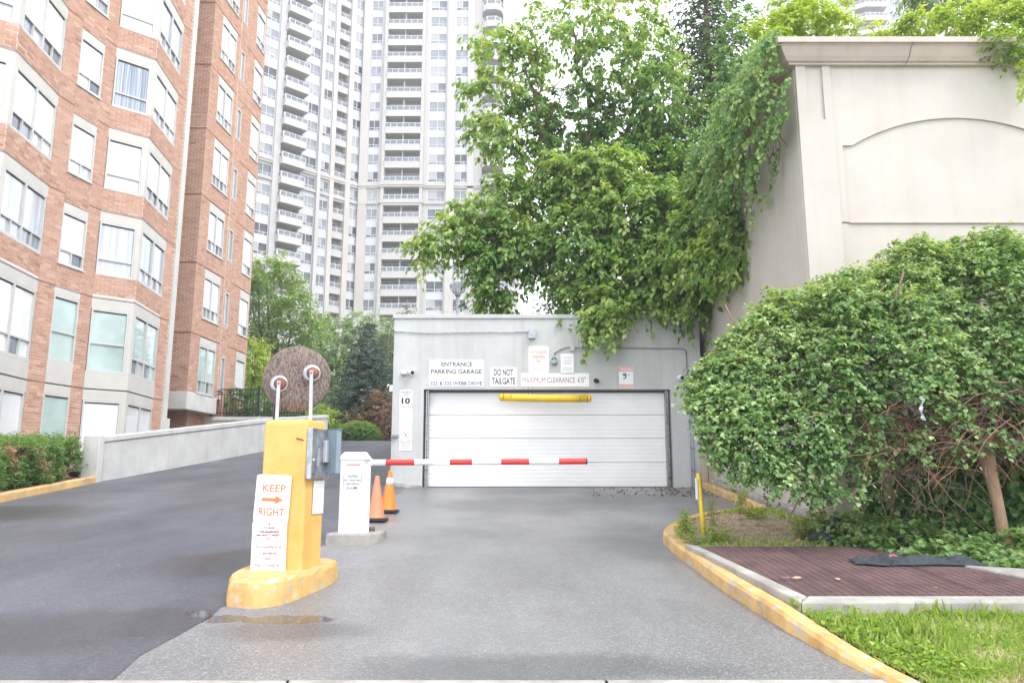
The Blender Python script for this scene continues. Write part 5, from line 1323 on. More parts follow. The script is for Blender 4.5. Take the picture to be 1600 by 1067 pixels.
# ---- the big broad-leaved tree over the garage
tr = thing('broadleaf_tree', 'huge bright green tree spilling over the right half of the garage roof', 'tree', (2.4, 20.5, 4.9))
lv = Leaves()
blobs = [  # px, py, Y, rx, ry (px), sprays, tint
 (850, 60, 20, 55, 60, 60, .75), (905, 30, 20, 70, 55, 75, .72), (980, 20, 20.5, 70, 50, 75, .7), (1010, 80, 20, 60, 70, 95, .62), (950, 100, 20, 70, 60, 100, .6), (1030, 150, 19.6, 55, 70, 100, .55),
 (775, 68, 19, 38, 30, 46, .78), (762, 140, 19, 34, 26, 40, .75), (765, 210, 19, 34, 34, 44, .72), (815, 105, 19.5, 38, 55, 60, .62), (830, 200, 20, 55, 70, 110, .35), (900, 190, 20.5, 70, 70, 120, .25), (980, 200, 20.5, 70, 70, 130, .25), (1020, 240, 20, 60, 60, 100, .35),
 (850, 290, 19.5, 60, 60, 110, .45), (920, 300, 19.2, 60, 60, 120, .55), (800, 310, 19, 50, 45, 80, .55), (745, 345, 18.6, 50, 34, 66, .62), (700, 368, 18.3, 42, 24, 46, .74), (672, 384, 18.2, 24, 16, 24, .8), (790, 375, 18.4, 60, 40, 90, .45), (752, 400, 18.4, 34, 28, 46, .5),
 (775, 440, 18.4, 28, 34, 48, .42), (764, 468, 18.4, 18, 16, 18, .5), (830, 390, 18.6, 50, 40, 80, .4), (900, 370, 18.3, 70, 55, 150, .55), (980, 330, 18.2, 75, 60, 170, .66), (1040, 330, 18, 60, 55, 130, .65), (900, 270, 18.6, 50, 35, 70, .72), (945, 262, 18.4, 55, 30, 80, .8),
 (960, 420, 18, 70, 50, 150, .55), (1040, 410, 17.7, 70, 55, 160, .62), (1100, 370, 16.4, 55, 60, 150, .55), (1140, 380, 14.6, 32, 34, 70, .72), (1145, 345, 14.8, 24, 28, 44, .65), (1110, 405, 15.4, 34, 30, 70, .75), (1080, 435, 17.0, 40, 32, 80, .7), (1110, 310, 17, 40, 40, 80, .4), (1010, 460, 17.6, 60, 28, 80, .6), (900, 450, 18, 40, 34, 60, .45),
 (945, 480, 17.2, 24, 26, 36, .62), (925, 505, 17.1, 12, 14, 12, .7), (955, 500, 17.1, 16, 18, 20, .68), (1068, 478, 17.2, 22, 14, 16, .55), (1092, 488, 17.1, 8, 14, 8, .45), (980, 260, 19.5, 80, 50, 120, .4), (1060, 270, 19, 40, 50, 70, .35),
 (1075, 340, 18.6, 45, 60, 80, .45)]
for (x, y, Y, rx, ry, n, ti) in blobs:
    c = PV(x, y, Y); r = (pxr(rx, Y), pxr((rx+ry)/2, Y)*.8, pxr(ry, Y))
    n = int(n*(1.0 if y < 160 else 1.3)); o, d = ell(n, c, r, .3); o = c+(o-c)*.8; d = unit(d+np.array([0, -.25, .15])+RNG.normal(size=(n, 3))*.35)
    tt = ti+(o[:, 2]-c[2])/r[2]*.12  # leaf tint paints in light: paler blob tops, darker crown interior
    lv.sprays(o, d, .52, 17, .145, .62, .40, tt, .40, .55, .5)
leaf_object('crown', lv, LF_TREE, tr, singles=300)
mb = MB(); base_ = Vector((2.6, 21, 4.8)); fork = Vector((2.5, 20.8, 7.2))
mb.tube([base_, (2.45, 20.9, 6), fork], [.30, .25, .22], 12)
for (x, y, Y) in ((850, 200, 20), (900, 60, 20.2), (1000, 90, 20.3), (800, 330, 19), (1040, 330, 18.3), (960, 400, 18.2), (820, 110, 19.6), (1110, 390, 17.6)):
    pts = limb(mb, fork, P(x, y, Y), .14, .035, 8, .10, 8)
    for k in range(6):
        p = random.choice(pts[3:]); q = p+Vector((random.uniform(-1, 1), random.uniform(-1, .5), random.uniform(-.4, .9)))*1.2; limb(mb, p, q, .03, .008, 5, .15, 5)
mb.build('trunk', BARK, tr)
mb = MB(); limb(mb, P(830, 345, 18.6), P(735, 352, 18.2), .03, .012, 6, .06, 8, sag=.5); limb(mb, P(790, 330, 18.9), P(690, 378, 18.2), .03, .01, 6, .08, 8); limb(mb, P(880, 350, 18.6), P(790, 430, 18.3), .035, .01, 6, .1, 8)
limb(mb, P(850, 90, 19.6), P(745, 66, 19), .03, .008, 6, .08, 8); limb(mb, P(850, 130, 19.6), P(745, 130, 19), .03, .008, 6, .08, 8); limb(mb, P(940, 40, 20), P(985, -30, 20), .03, .01, 6, .1, 8); mb.build('branch', BARKL, tr)
# planting bed that carries the tree and the conifers
MB().box(-2.4, 4.1, 18.1, 29.1, ZT-.6, ZT-.28).build('roof_planting_bed', SOIL, kind='structure')

# ---- conifers
def conifer(name, label, bx_, by_, z0, h, r, m, leaf, tiers, per, group=None, tint=.45, trunk=True, dens=9, droop=.25):
    t = thing(name, label, 'tree', (bx_, by_, z0), group); lv = Leaves(); mbt = MB()
    mbt.tube([(bx_, by_, z0), (bx_, by_, z0+h*.5), (bx_, by_, z0+h)], [r*.07+.05, r*.04+.03, .015], 8)
    for i in range(tiers):
        f = i/tiers; z = z0+h*(.04+.94*f); rr_ = r*(1-f)**.85*random.uniform(.85, 1.1)+.08
        k = max(4, int(per*(1-f*.7)))
        a0 = random.uniform(0, 6)
        for j in range(k):
            a = a0+2*math.pi*j/k+random.uniform(-.25, .25); rl = rr_*random.uniform(.7, 1.15)
            dv = np.array([math.cos(a), math.sin(a), .12])
            mstep = max(2, int(rl/(leaf*1.3)))
            tt = np.linspace(.25, 1, mstep); o = np.array([bx_, by_, z])+dv[None, :]*(tt*rl)[:, None]; o[:, 2] -= .22*rl*tt**2
            lv.sprays(o, np.tile(dv, (mstep, 1))+RNG.normal(size=(mstep, 3))*.25, leaf*2.4, dens, leaf, .30, droop, tint+.25*(tt-.6), .2, .8, .25)
            mbt.tube([(bx_, by_, z), (bx_+dv[0]*rl, by_+dv[1]*rl, z+dv[2]*rl-.22*rl)], [.02, .006], 4)
    leaf_object('crown', lv, m, t); mbt.build('trunk', BARK, t); return t
conifer('spruce_tree', 'tall dark spruce wrapped in vines between the big tree and the beige wall', 6.05, 21.5, 5.0, 15.5, 2.2, LF_DRK, .17, 44, 22, dens=10, tint=.55)
conifer('spruce_tree', 'dark drooping conifer showing under the left edge of the big tree', 1.6, 23.5, 4.9, 4.6, 1.3, LF_DRK, .12, 20, 11, dens=8, tint=.5)
# vines climbing the dark spruce
t = thing('climbing_vine', 'mass of green vine climbing the dark spruce right of the big tree', 'vine', (5.3, 20.3, 5))
lv = Leaves()
for (x, y, Y, rx, ry, n, ti) in [(1132, 60, 20.5, 26, 60, 60, .5), (1122, 130, 20, 30, 60, 90, .5), (1112, 215, 19.5, 34, 60, 110, .6), (1125, 270, 19, 45, 60, 90, .35), (1150, 180, 19.5, 45, 80, 90, .3), (1100, 300, 18.6, 30, 40, 50, .5), (1170, 60, 19.5, 35, 50, 60, .55), (1145, 340, 18.2, 30, 40, 50, .3)]:
    c = PV(x, y, Y); o, d = ell(n, c, (pxr(rx, Y), .7, pxr(ry, Y)), .5); lv.sprays(o, d+np.array([0, -.5, 0]), .5, 16, .11, .75, .5, ti, .25, .5, .6)
leaf_object('foliage', lv, LF_VINE, t, singles=100)

# ---- vine hanging over the corner of the stucco building
t = thing('hanging_vine', 'thick curtain of ivy hanging over the left corner of the beige wall', 'vine', (4.3, 13.5, 4.6))
lv = Leaves(); mbv = MB()
def vlow(y): return float(np.interp(y, [11.0, 11.6, 12.4, 13.2, 14.2, 15.5, 17.2], [7.35, 6.85, 6.6, 6.45, 6.6, 7.05, 7.7]))
for i in range(430):
    y = random.uniform(10.95, 15.6); zl = vlow(y)+random.uniform(-.2, .5); x = sidewall_x(y)-random.uniform(.02, .45)*min(1, (y-10.5)/1.2)
    z = random.uniform(zl, 8.9)
    bulge = .25*math.sin(math.pi*min(1, max(0, (z-zl)/(9.0-zl))))
    o = np.array([[x-bulge, y, z]]); d = np.array([[-.55, -.35, -.45]])+RNG.normal(size=(1, 3))*.3
    lv.sprays(o, d, .45, 20, .082, .8, .5, .5+.12*(z-7)/2, .35, .45, .7, clump=.2)
for i in range(26):
    y = random.uniform(11.3, 15.4); x = sidewall_x(y)-.05; pts = [(x-random.uniform(0, .25), y+random.uniform(-.1, .1), z) for z in np.linspace(8.6, vlow(y)+random.uniform(-.1, .4), 8)]
    mbv.tube(pts, .010, 4)
leaf_object('foliage', lv, LF_VINE, t, singles=300); mbv.build('stem', TWIG, t)
def bush(name, label, blobs, m, leaf, L, nl, ratio=.6, group=None, droop=.3, trunk=None, cat='shrub', up=.3, flat=.5, down=.3, singles=0, lo=.45, loc=None, part='foliage', clump=.12, tk=(.06, .02)):
    x, y, Y = blobs[0][:3]; c0 = P(x, y, Y) if loc is None else Vector(loc)
    t = thing(name, label, cat, c0, group); lv = Leaves(); mbt = MB()
    for (x, y, Y, rx, ry, n, ti) in blobs:
        c = PV(x, y, Y); r = (pxr(rx, Y), pxr((rx+ry)/2, Y)*.8, pxr(ry, Y)); o, d = ell(n, c, r, lo); o = c+(o-c)*.85
        lv.sprays(o, d+np.array([0, 0, up])+RNG.normal(size=(n, 3))*.3, L, nl, leaf, ratio, droop, ti+(o[:, 2]-c[2])/r[2]*.12, .25, flat, down, clump=clump)
        if trunk is not None: limb(mbt, trunk, c, tk[0], tk[1], 6, .08, 6)
    leaf_object(part, lv, m, t, singles=singles)
    if trunk is not None: mbt.build('trunk' if cat == 'tree' else 'stem', BARK, t)
    return t
bush('rooftop_shrub', 'bright vine topped shrub on the roof edge left of the far tower', [(1265, 25, 11.9, 34, 26, 70, .6), (1235, 40, 11.8, 28, 22, 50, .62), (1215, 75, 11.6, 20, 24, 36, .6), (1300, 42, 11.9, 26, 14, 34, .8), (1322, 20, 12.2, 10, 22, 16, .8), (1355, 52, 12.0, 30, 6, 22, .85), (1195, 60, 12.6, 26, 40, 60, .65), (1240, 10, 12.6, 26, 26, 46, .6)], LF_BRI, .085, .26, 12, .7, singles=60)
bush('rooftop_shrub', 'yellow green shrub spilling over the cornice at the right', [(1450, 38, 11.6, 40, 15, 60, .65), (1420, 42, 11.7, 20, 10, 24, .7), (1500, 30, 11.6, 44, 20, 80, .75), (1560, 30, 11.4, 44, 26, 90, .75), (1590, 40, 11.3, 30, 34, 60, .6), (1570, 68, 10.9, 34, 14, 50, .35), (1600, 70, 10.85, 24, 20, 34, .35), (1598, 120, 10.75, 8, 16, 10, .9), (1620, 40, 11.3, 30, 40, 50, .6)], LF_BRI, .08, .26, 12, .6, singles=60)
bush('roadside_tree', 'darker feathery tree behind the yellow green rooftop shrub', [(1470, 0, 14, 50, 16, 70, .4), (1540, -5, 14, 50, 18, 80, .45), (1440, -8, 14, 30, 12, 30, .45), (1600, 0, 14, 40, 24, 60, .5)], LF_PALE, .11, .4, 14, .35, cat='tree', trunk=(9, 14.5, 7.5), part='crown')

# ---- trees beyond the driveway crest
bush('garden_tree', 'bright green feathery tree behind the corner of the brick building', [(430, 460, 40, 50, 46, 200, .6), (415, 430, 40, 26, 26, 60, .75), (395, 480, 40, 26, 40, 70, .55), (465, 490, 39, 34, 30, 90, .6), (435, 530, 40, 55, 30, 130, .4), (405, 415, 40, 14, 14, 22, .8), (440, 415, 40, 14, 12, 20, .8), (480, 520, 39, 26, 20, 50, .6), (400, 540, 40, 40, 30, 90, .45)], LF_MAPLE, .17, .8, 20, .42, cat='tree', trunk=(P(430, 560, 40).x, 40, 3.5), part='crown', droop=.35, tk=(.14, .04))
bush('garden_tree', 'rounded lime green tree behind the black railing', [(395, 570, 35, 36, 34, 120, .85), (420, 590, 35, 26, 24, 60, .8), (375, 590, 35, 24, 26, 60, .8), (400, 545, 35, 18, 14, 30, .9)], LF_BRI, .15, .55, 14, .5, cat='tree', trunk=(P(395, 620, 35).x, 35, 3.5), part='crown', tk=(.1, .03))
bush('garden_tree', 'pale grey green tree behind the round mirror board', [(520, 545, 48, 44, 44, 170, .6), (500, 520, 48, 26, 24, 50, .7), (545, 520, 48, 26, 22, 50, .6), (490, 570, 48, 34, 34, 90, .5), (530, 590, 47, 30, 40, 100, .5), (560, 510, 48, 20, 16, 34, .7), (510, 620, 46, 30, 30, 70, .4)], LF_PALE, .24, .9, 13, .5, cat='tree', trunk=(P(520, 620, 48).x, 48, 3.5), part='crown', tk=(.14, .04))
bush('garden_tree', 'pale tree top just left of the garage roof corner', [(600, 520, 52, 24, 24, 70, .55), (588, 540, 52, 26, 26, 70, .45), (610, 560, 52, 20, 34, 80, .4), (640, 510, 53, 40, 16, 60, .4)], LF_PALE, .22, .8, 12, .5, cat='tree', trunk=(P(600, 600, 52).x, 52, 3.5), part='crown', tk=(.12, .04))
sx = P(572, 600, 36).x; conifer('spruce_tree', 'blue green spruce left of the garage', sx, 36, 3.1, P(572, 497, 36).z-3.1, 2.0, LF_SPR, .12, 30, 20, tint=.5, dens=18, droop=.12)
sx = P(636, 480, 44).x; conifer('spruce_tree', 'small spruce tip rising just above the garage roof edge', sx, 44, 3.1, P(636, 467, 44).z-3.1, 2.3, LF_SPR, .17, 26, 12, tint=.45, dens=7)
sx = P(606, 560, 42).x; conifer('spruce_tree', 'dark green spruce half hidden behind the garage corner', sx, 42, 3.1, P(606, 515, 42).z-3.1, 1.8, LF_DRK, .17, 26, 12, tint=.7, dens=7)
bush('plum_bush', 'reddish brown leaved bush between the spruce and the garage', [(590, 645, 34, 28, 34, 130, .5), (575, 665, 33.6, 24, 24, 80, .45), (604, 672, 33.6, 18, 22, 60, .35), (600, 625, 34, 16, 20, 40, .7), (560, 650, 34, 16, 16, 34, .5)], LF_RED, .10, .40, 13, .6, trunk=(P(590, 690, 34).x, 34, 3.1), tk=(.04, .02))
def ball(name, label, px, py, Y, rx, ry, n, ti, m=LF_VINE):
    c = PV(px, py, Y); t = thing(name, label, 'shrub', (c[0], Y, 3.1)); lv = Leaves(); u = rnd_dirs(n); r = np.array([pxr(rx, Y), pxr(rx, Y)*.8, pxr(ry, Y)])
    o = c+u*r*RNG.uniform(.86, .98, n)[:, None]; lv.sprays(o, u+np.array([0, 0, .3]), .14, 8, .055, .6, .1, ti+u[:, 2]*.15, .2, .5, .1)
    leaf_object('foliage', lv, m, t)
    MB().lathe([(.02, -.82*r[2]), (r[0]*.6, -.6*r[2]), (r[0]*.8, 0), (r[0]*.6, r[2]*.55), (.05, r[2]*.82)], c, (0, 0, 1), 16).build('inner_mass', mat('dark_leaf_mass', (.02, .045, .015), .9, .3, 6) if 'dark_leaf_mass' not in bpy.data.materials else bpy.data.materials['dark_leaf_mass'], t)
ball('boxwood_ball', 'clipped round boxwood at the crest of the driveway', 560, 678, 33, 32, 17, 1500, .62)
ball('boxwood_ball', 'smaller clipped boxwood left of the round one', 528, 680, 33.6, 20, 14, 800, .5)
bush('garden_shrub', 'small lime green shrub above the card reader door', [(510, 655, 34, 22, 14, 70, .85), (500, 645, 34.5, 16, 12, 40, .9), (528, 650, 34.5, 12, 10, 24, .8)], LF_BRI, .09, .32, 12, .6)
bush('clipped_hedge', 'dark hedge behind the black railing', [(365, 632, 31.2, 30, 26, 150, .3), (400, 630, 31.4, 26, 26, 120, .3), (345, 628, 31.4, 16, 30, 90, .3), (440, 640, 32, 30, 20, 90, .35), (480, 645, 32.5, 24, 18, 70, .4)], LF_VINE, .10, .3, 12, .6)
bush('background_wood', 'dense mixed greenery far behind the driveway crest', [(480, 620, 56, 50, 50, 200, .35), (560, 620, 58, 60, 60, 240, .3), (420, 600, 56, 60, 50, 200, .35), (610, 620, 56, 40, 70, 160, .3), (350, 610, 58, 40, 40, 120, .35)], LF_PALE, .30, 1.1, 12, .6)

# ---- low clipped juniper hedge in front of the brick building
t = thing('juniper_hedge', 'low clipped juniper hedge with orange dead patches by the yellow kerb', 'hedge', (-11, 15.5, 1.3))
lv = Leaves(); dead = Leaves()
n = 5200; xx = RNG.uniform(-12.4, -10.0, n); yy = RNG.uniform(10.5, 18.25, n)
face = RNG.uniform(0, 1, n) < .62
xx = np.where(face, -10.02-np.abs(RNG.normal(size=n))*.12+.0*(yy), xx)
top = np.array([prof(y) for y in yy])+.98
zz = np.where(face, np.array([prof(y) for y in yy])+.18+RNG.uniform(0, 1, n)*.8, top+RNG.normal(size=n)*.03)
ex = (yy-14.6)*-.075; xx = xx+np.where(face, ex, ex)
lump = .08*np.sin(yy*3.1)+.06*np.sin(yy*7.3+zz*4); xx += lump*face
o = np.stack([xx, yy, zz], 1); d = np.where(face[:, None], np.array([.9, -.5, .35]), np.array([.15, -.3, 1.0]))+RNG.normal(size=(n, 3))*.35
dp = (np.sin(yy*2.3+1.0)*np.sin(zz*5+yy*3.7)+.35*RNG.normal(size=n)) > .62
hole = face & (np.sin(yy*2.9)*np.cos(zz*4.3+yy) > .55)
k = ~dp & ~hole
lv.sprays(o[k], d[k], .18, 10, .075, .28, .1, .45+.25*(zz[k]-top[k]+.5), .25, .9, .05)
dead.sprays(o[dp & face], d[dp & face], .16, 9, .065, .3, .2, .5, .3, .9, .2)
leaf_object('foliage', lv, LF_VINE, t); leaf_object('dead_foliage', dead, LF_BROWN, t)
MB().prism([(-10.22, 14.6), (-10.48, 18.2), (-12.4, 18.2), (-12.4, 10.5), (-9.95, 10.5)], lambda x, y: prof(y)+.1, lambda x, y: prof(y)+.93).build('inner_mass', mat('dark_twig_mass', (.06, .045, .03), .95, .4, 9), t)

# ---- the big creeper-covered mound on the right
t = thing('creeper_mound', 'huge sprawling creeper covered shrub in front of the beige wall', 'shrub', (5.4, 9.4, .9))
lv = Leaves(); mbt = MB()
XS = np.array([2.25, 2.36, 2.6, 2.95, 3.4, 3.83, 4.7, 5.6, 6.9, 8.6, 10])
TZ = np.array([2.4, 2.85, 3.25, 3.57, 3.95, 4.22, 4.56, 4.84, 5.04, 5.1, 5.1])
BZ = np.array([2.25, 1.98, 1.74, 1.62, 1.50, 1.62, 1.95, 1.98, 1.98, 2.0, 2.0])
n = 15500
X_ = RNG.uniform(2.28, 9.8, n); tz = np.interp(X_, XS, TZ); bz = np.interp(X_, XS, BZ)
# cross-section: quarter dome from the lower front lip up over the top to the wall
a = RNG.uniform(-.02, 1.0, n)*math.pi/2; a = np.where(RNG.uniform(size=n) < .1, RNG.uniform(0, math.pi*.62, n), a)
depth = np.interp(X_, [2.2, 2.6, 3.4, 5, 9], [.7, 1.15, 1.7, 2.2, 2.4]); yc = np.interp(X_, [2.2, 2.6, 3.4, 5], [9.5, 9.6, 9.9, 10.2])
lum = .93+.04*np.sin(X_*2.9+a*3)+.035*np.sin(X_*6.1-a*5+1)+.03*np.sin(X_*11+a*9)
rho = lum*(1-np.abs(RNG.normal(size=n))*.06)
rho = np.where(RNG.uniform(size=n) < .22, rho*.84, rho)
Yp = yc-depth*np.cos(a)*rho; Zp = bz+(tz-bz)*np.sin(np.maximum(a, -.2))*rho
endf = np.clip((X_-2.2)/.5, 0, 1)
o = np.stack([X_+RNG.normal(size=n)*.06, Yp, Zp], 1)
dn = np.stack([np.where(X_ < 3.2, -.5, -.05), -np.cos(a)*.9, np.sin(a)*.9], 1)+RNG.normal(size=(n, 3))*.4
kp = ~((Zp < bz+.22) & (RNG.uniform(size=n) < .35)) & ~((Zp < bz+.62+.18*np.sin(X_*5)) & (X_ > 3.5) & (X_ < 5.6) & (RNG.uniform(size=n) < .82))
o, dn, zz2, bz2, tz2 = o[kp], dn[kp], Zp[kp], bz[kp], tz[kp]
lv.sprays(o, dn, .24, 14, .054, .80, .40, .36+.30*(zz2-bz2)/(tz2-bz2)+.13*np.sin(o[:, 0]*2.3+o[:, 2]*3.1)*np.sin(o[:, 2]*4.7-o[:, 0]*1.3), .42, .5, .35, clump=.2)  # tint rises with height: shaded underside and lit top put into leaf colour
# runners that break the outline
m_ = 170; X2 = RNG.uniform(2.3, 9, m_); o2 = np.stack([X2, np.interp(X2, [2.2, 5], [9.4, 9.9])+RNG.normal(size=m_)*.4, np.interp(X2, XS, TZ)*.97-.1], 1)
lv.sprays(o2, np.tile([.0, -.1, 1.], (m_, 1))+RNG.normal(size=(m_, 3))*.6, .34, 8, .05, .7, .5, .85, .2, .5, .2)
# hanging strands under the lip
for i in range(62):
    x = random.uniform(2.25, 4.6); z1 = float(np.interp(x, XS, BZ))+.15; z0_ = z1-random.uniform(.08, .42)*random.uniform(.5, 1.3); y = random.uniform(8.3, 9.3)
    mm = 5; oo = np.stack([np.full(mm, x)+RNG.normal(size=mm)*.03, np.full(mm, y), np.linspace(z1, z0_, mm)], 1)
    lv.sprays(oo, np.tile([0, -.3, -1.], (mm, 1))+RNG.normal(size=(mm, 3))*.4, .10, 3, .045, .75, .2, .4, .25, .6, .5)
    if i % 2 == 0: mbt.tube([(x, y, z1+.2), (x+random.uniform(-.05, .05), y, (z0_+z1)/2), (x+random.uniform(-.1, .1), y, z0_)], .004, 3)
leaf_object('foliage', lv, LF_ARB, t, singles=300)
dl = Leaves(); sel = RNG.choice(len(o), 260); dl.sprays(o[sel], dn[sel]+np.array([0, -.3, 0]), .16, 4, .045, .6, .5, .5, .3, .8, .5); leaf_object('dead_leaves', dl, LF_BROWN, t)
# inner dark body of stems: many tangled twigs
def twig(mb, p, d, L, r, seg=6, grav=.25, wob=.35):
    pts = [Vector(p)]; d = Vector(d).normalized(); st = L/seg
    for i in range(seg):
        d = (d+Vector((random.gauss(0, wob), random.gauss(0, wob), random.gauss(0, wob)-grav))*.5).normalized(); pts.append(pts[-1]+d*st)
    mb.tube(pts, [r*(1-.7*i/seg) for i in range(seg+1)], 3, cap=False)
mb = MB(); mb2 = MB()
for i in range(620):
    x = random.triangular(3.1, 9, 4.9); z = float(np.interp(x, XS, BZ))+random.uniform(-.15, .75); y = random.uniform(8.2, 9.9)-.0
    yl = float(np.interp(x, [2.2, 3.4, 5, 9], [8.9, 8.35, 8.1, 7.95])); y = yl+abs(random.gauss(0, .35))
    twig(mb if i % 3 else mb2, (x, y, z), (random.uniform(-1, 1), random.uniform(-.3, .3), random.uniform(-.5, .3)), random.uniform(.35, 1.0), random.uniform(.004, .010), 6, .22, .45)
mb.build('twigs', TWIG, t); mb2.build('dead_twigs', TWIGR, t)
mb = MB()
for (x0, y0, x1, y1, z1, r0) in ((5.0, 9.9, 4.3, 9.2, 2.3, .07), (5.3, 10.3, 5.8, 9.5, 2.5, .08), (6.2, 10, 6.8, 9.4, 2.6, .06), (4.2, 10.2, 3.6, 9.8, 2.3, .05)):
    limb(mb, (x0, y0, SLOPE*y0), (x1, y1, z1), r0, r0*.6, 8, .06, 7)
    for k in range(5): limb(mb, (x1, y1, z1), (x1+random.uniform(-1.2, 1.2), y1+random.uniform(-.7, .6), z1+random.uniform(.3, 1.8)), r0*.5, .012, 6, .1, 7)
mb.build('stem', BARK, t)
mb = MB(); qa, qb, qc = P(1575, 866, 8.5), P(1560, 790, 8.45), P(1541, 712, 8.4)
mb.tube([qa+Vector((0, 0, -.1)), qa, P(1567, 830, 8.5), qb, P(1549, 745, 8.43), qc, P(1530, 660, 8.6)], [.08, .072, .062, .058, .066, .085, .05], 10)
for k in range(7): limb(mb, qc, qc+Vector((random.uniform(-1.1, .8), random.uniform(-.2, .8), random.uniform(.1, .7))), .035, .01, 6, .14, 7)
mb.build('trunk', BARKL, t)
# plastic scrap caught in the creeper
q = P(1441, 636, 7.92); mb = MB(); prev = None
for i in range(10):
    z = q.z+.12-.26*i/9; x = q.x+.012*math.sin(i*.9)-.012*i/9+.008*math.sin(i*3.7); wv = .012+.009*math.sin(i*1.7); y = q.y+.01*math.sin(i*2)
    r_ = [mb.pt((x-wv, y, z)), mb.pt((x, y-.02, z)), mb.pt((x+wv, y, z))]
    if prev: mb.face([prev[0], prev[1], r_[1], r_[0]]); mb.face([prev[1], prev[2], r_[2], r_[1]])
    prev = r_
o = mb.build('plastic_strip', mat('torn_plastic', (.42, .46, .48), .35, .1, 12), loc=q); o.modifiers.new('thickness', 'SOLIDIFY').thickness = .003
tag(o, 'torn strip of pale plastic caught in the creeper', 'litter')
# dark ivy behind and under the mound
t = thing('shade_ivy', 'dark ivy curtain growing behind the trunk under the creeper mound', 'ivy', (6, 10, .9)); lv = Leaves()
n = 2300; X_ = RNG.uniform(4.5, 9.5, n); z_ = RNG.uniform(.6, 2.5, n); y_ = 9.6+RNG.normal(size=n)*.16-.12*(2.4-z_)+.25*np.sin(X_*3); y_ = np.maximum(y_, 9.0)
y_ += np.clip((5.0-X_)*1.0, 0, .5)
lv.sprays(np.stack([X_, y_, z_], 1), np.tile([0, -.7, -.2], (n, 1))+RNG.normal(size=(n, 3))*.5, .26, 9, .085, .85, .4, .35, .25, .5, .5)
leaf_object('foliage', lv, LF_VINE, t)
t = thing('ground_ivy', 'spreading ivy ground cover behind the grate', 'ground cover', (5.5, 8.6, .8)); lv = Leaves()
n = 1500; X_ = RNG.uniform(3.7, 8.5, n); ymin = np.interp(X_, [3.7, 4.4, 4.8, 5.3, 6, 8.5], [9.1, 8.2, 7.9, 7.75, 7.5, 7.4]); y_ = ymin+RNG.uniform(0, 1, n)**1.3*(10.0-ymin)
z_ = SLOPE*y_+.12+RNG.uniform(0, .22, n)*np.clip((y_-ymin)*1.5+.3, 0, 1.3)
lv.sprays(np.stack([X_, y_, z_], 1), np.tile([0, -.3, .5], (n, 1))+RNG.normal(size=(n, 3))*.6, .2, 8, .075, .85, .4, .55, .25, .5, .2)
leaf_object('foliage', lv, LF_ARB, t, singles=100)

# ---- weeds and grass
def weed(name, label, x, y, h, n, m, leaf, seed, z=None, spread=.1, ratio=.4, tint=.6):
    z = SLOPE*y+.13 if z is None else z; t = thing(name, label, 'weed', (x, y, z)); lv = Leaves(); mb = MB(); rr = random.Random(seed)
    for i in range(n):
        a = rr.uniform(0, 6.28); hh = h*rr.uniform(.5, 1.1); e = Vector((x+math.cos(a)*spread*rr.uniform(.3, 1), y+math.sin(a)*spread*rr.uniform(.3, 1), z+hh))
        b_ = Vector((x+rr.uniform(-.5, .5)*spread, y+rr.uniform(-.5, .5)*spread, z)); mb.tube([b_, (b_+e)/2+Vector((0, 0, .02)), e], .003, 3, cap=False)
        k = max(4, int(hh/.03)); tt = np.linspace(.15, 1, k)[:, None]; o = np.array(b_)*(1-tt)+np.array(e)*tt
        aa = RNG.uniform(0, 6.28, k); d = np.stack([np.cos(aa), np.sin(aa), np.full(k, .5)], 1)
        lv.sprays(o, d, leaf*1.1, 3, leaf, ratio, .3, tint, .2, .6, .1)
    leaf_object('leaves', lv, m, t); mb.build('stem', TWIG, t)
weed('weed_clump', 'tall thin weed left of the yellow marker post', gpt(1066, 838, .13).x, gpt(1066, 838, .13).y, .30, 9, LF_BRI, .06, 1, spread=.14)
weed('weed_clump', 'tall slender weed right behind the yellow marker post', gpt(1114, 838, .13).x, gpt(1114, 838, .13).y, .62, 3, LF_BRI, .05, 2, spread=.05)
weed('weed_clump', 'leafy weeds at the foot of the marker post', gpt(1122, 846, .13).x, gpt(1122, 846, .13).y, .17, 16, LF_BRI, .055, 3, spread=.22)
weed('weed_clump', 'low weeds in front of the grey foot of the post', gpt(1085, 848, .13).x, gpt(1085, 848, .13).y, .10, 16, LF_BRI, .045, 4, spread=.26)
weed('weed_clump', 'bushy bright weed at the back of the grate', gpt(1254, 842, .13).x, gpt(1254, 842, .13).y, .22, 26, LF_BRI, .045, 5, spread=.17, ratio=.25)
weed('weed_clump', 'upright weed on the far side of the dirt island', gpt(1160, 803, .13).x, gpt(1160, 803, .13).y, .45, 5, LF_BRI, .06, 6, spread=.12)
weed('weed_clump', 'wide low weeds along the far kerb of the island', gpt(1185, 812, .13).x, gpt(1185, 812, .13).y, .18, 18, LF_BRI, .055, 7, spread=.36)
def blades(name, label, cat, pts, h, m, w=.006, lean=.5, tint=.5, kind='stuff'):
    n = len(pts); lv = Leaves(); d = RNG.normal(size=(n, 3))*lean; d[:, 2] = 1; nn = RNG.normal(size=(n, 3)); nn[:, 2] *= .2
    L_ = h*RNG.uniform(.35, 1.2, n); lv.add(pts, d, nn, L_, np.clip(w/L_*2, .03, .4), np.clip(tint+RNG.normal(size=n)*.22, 0, 1))
    o = leaf_object(name, lv, m, None); tag(o, label, cat, kind=kind); return o
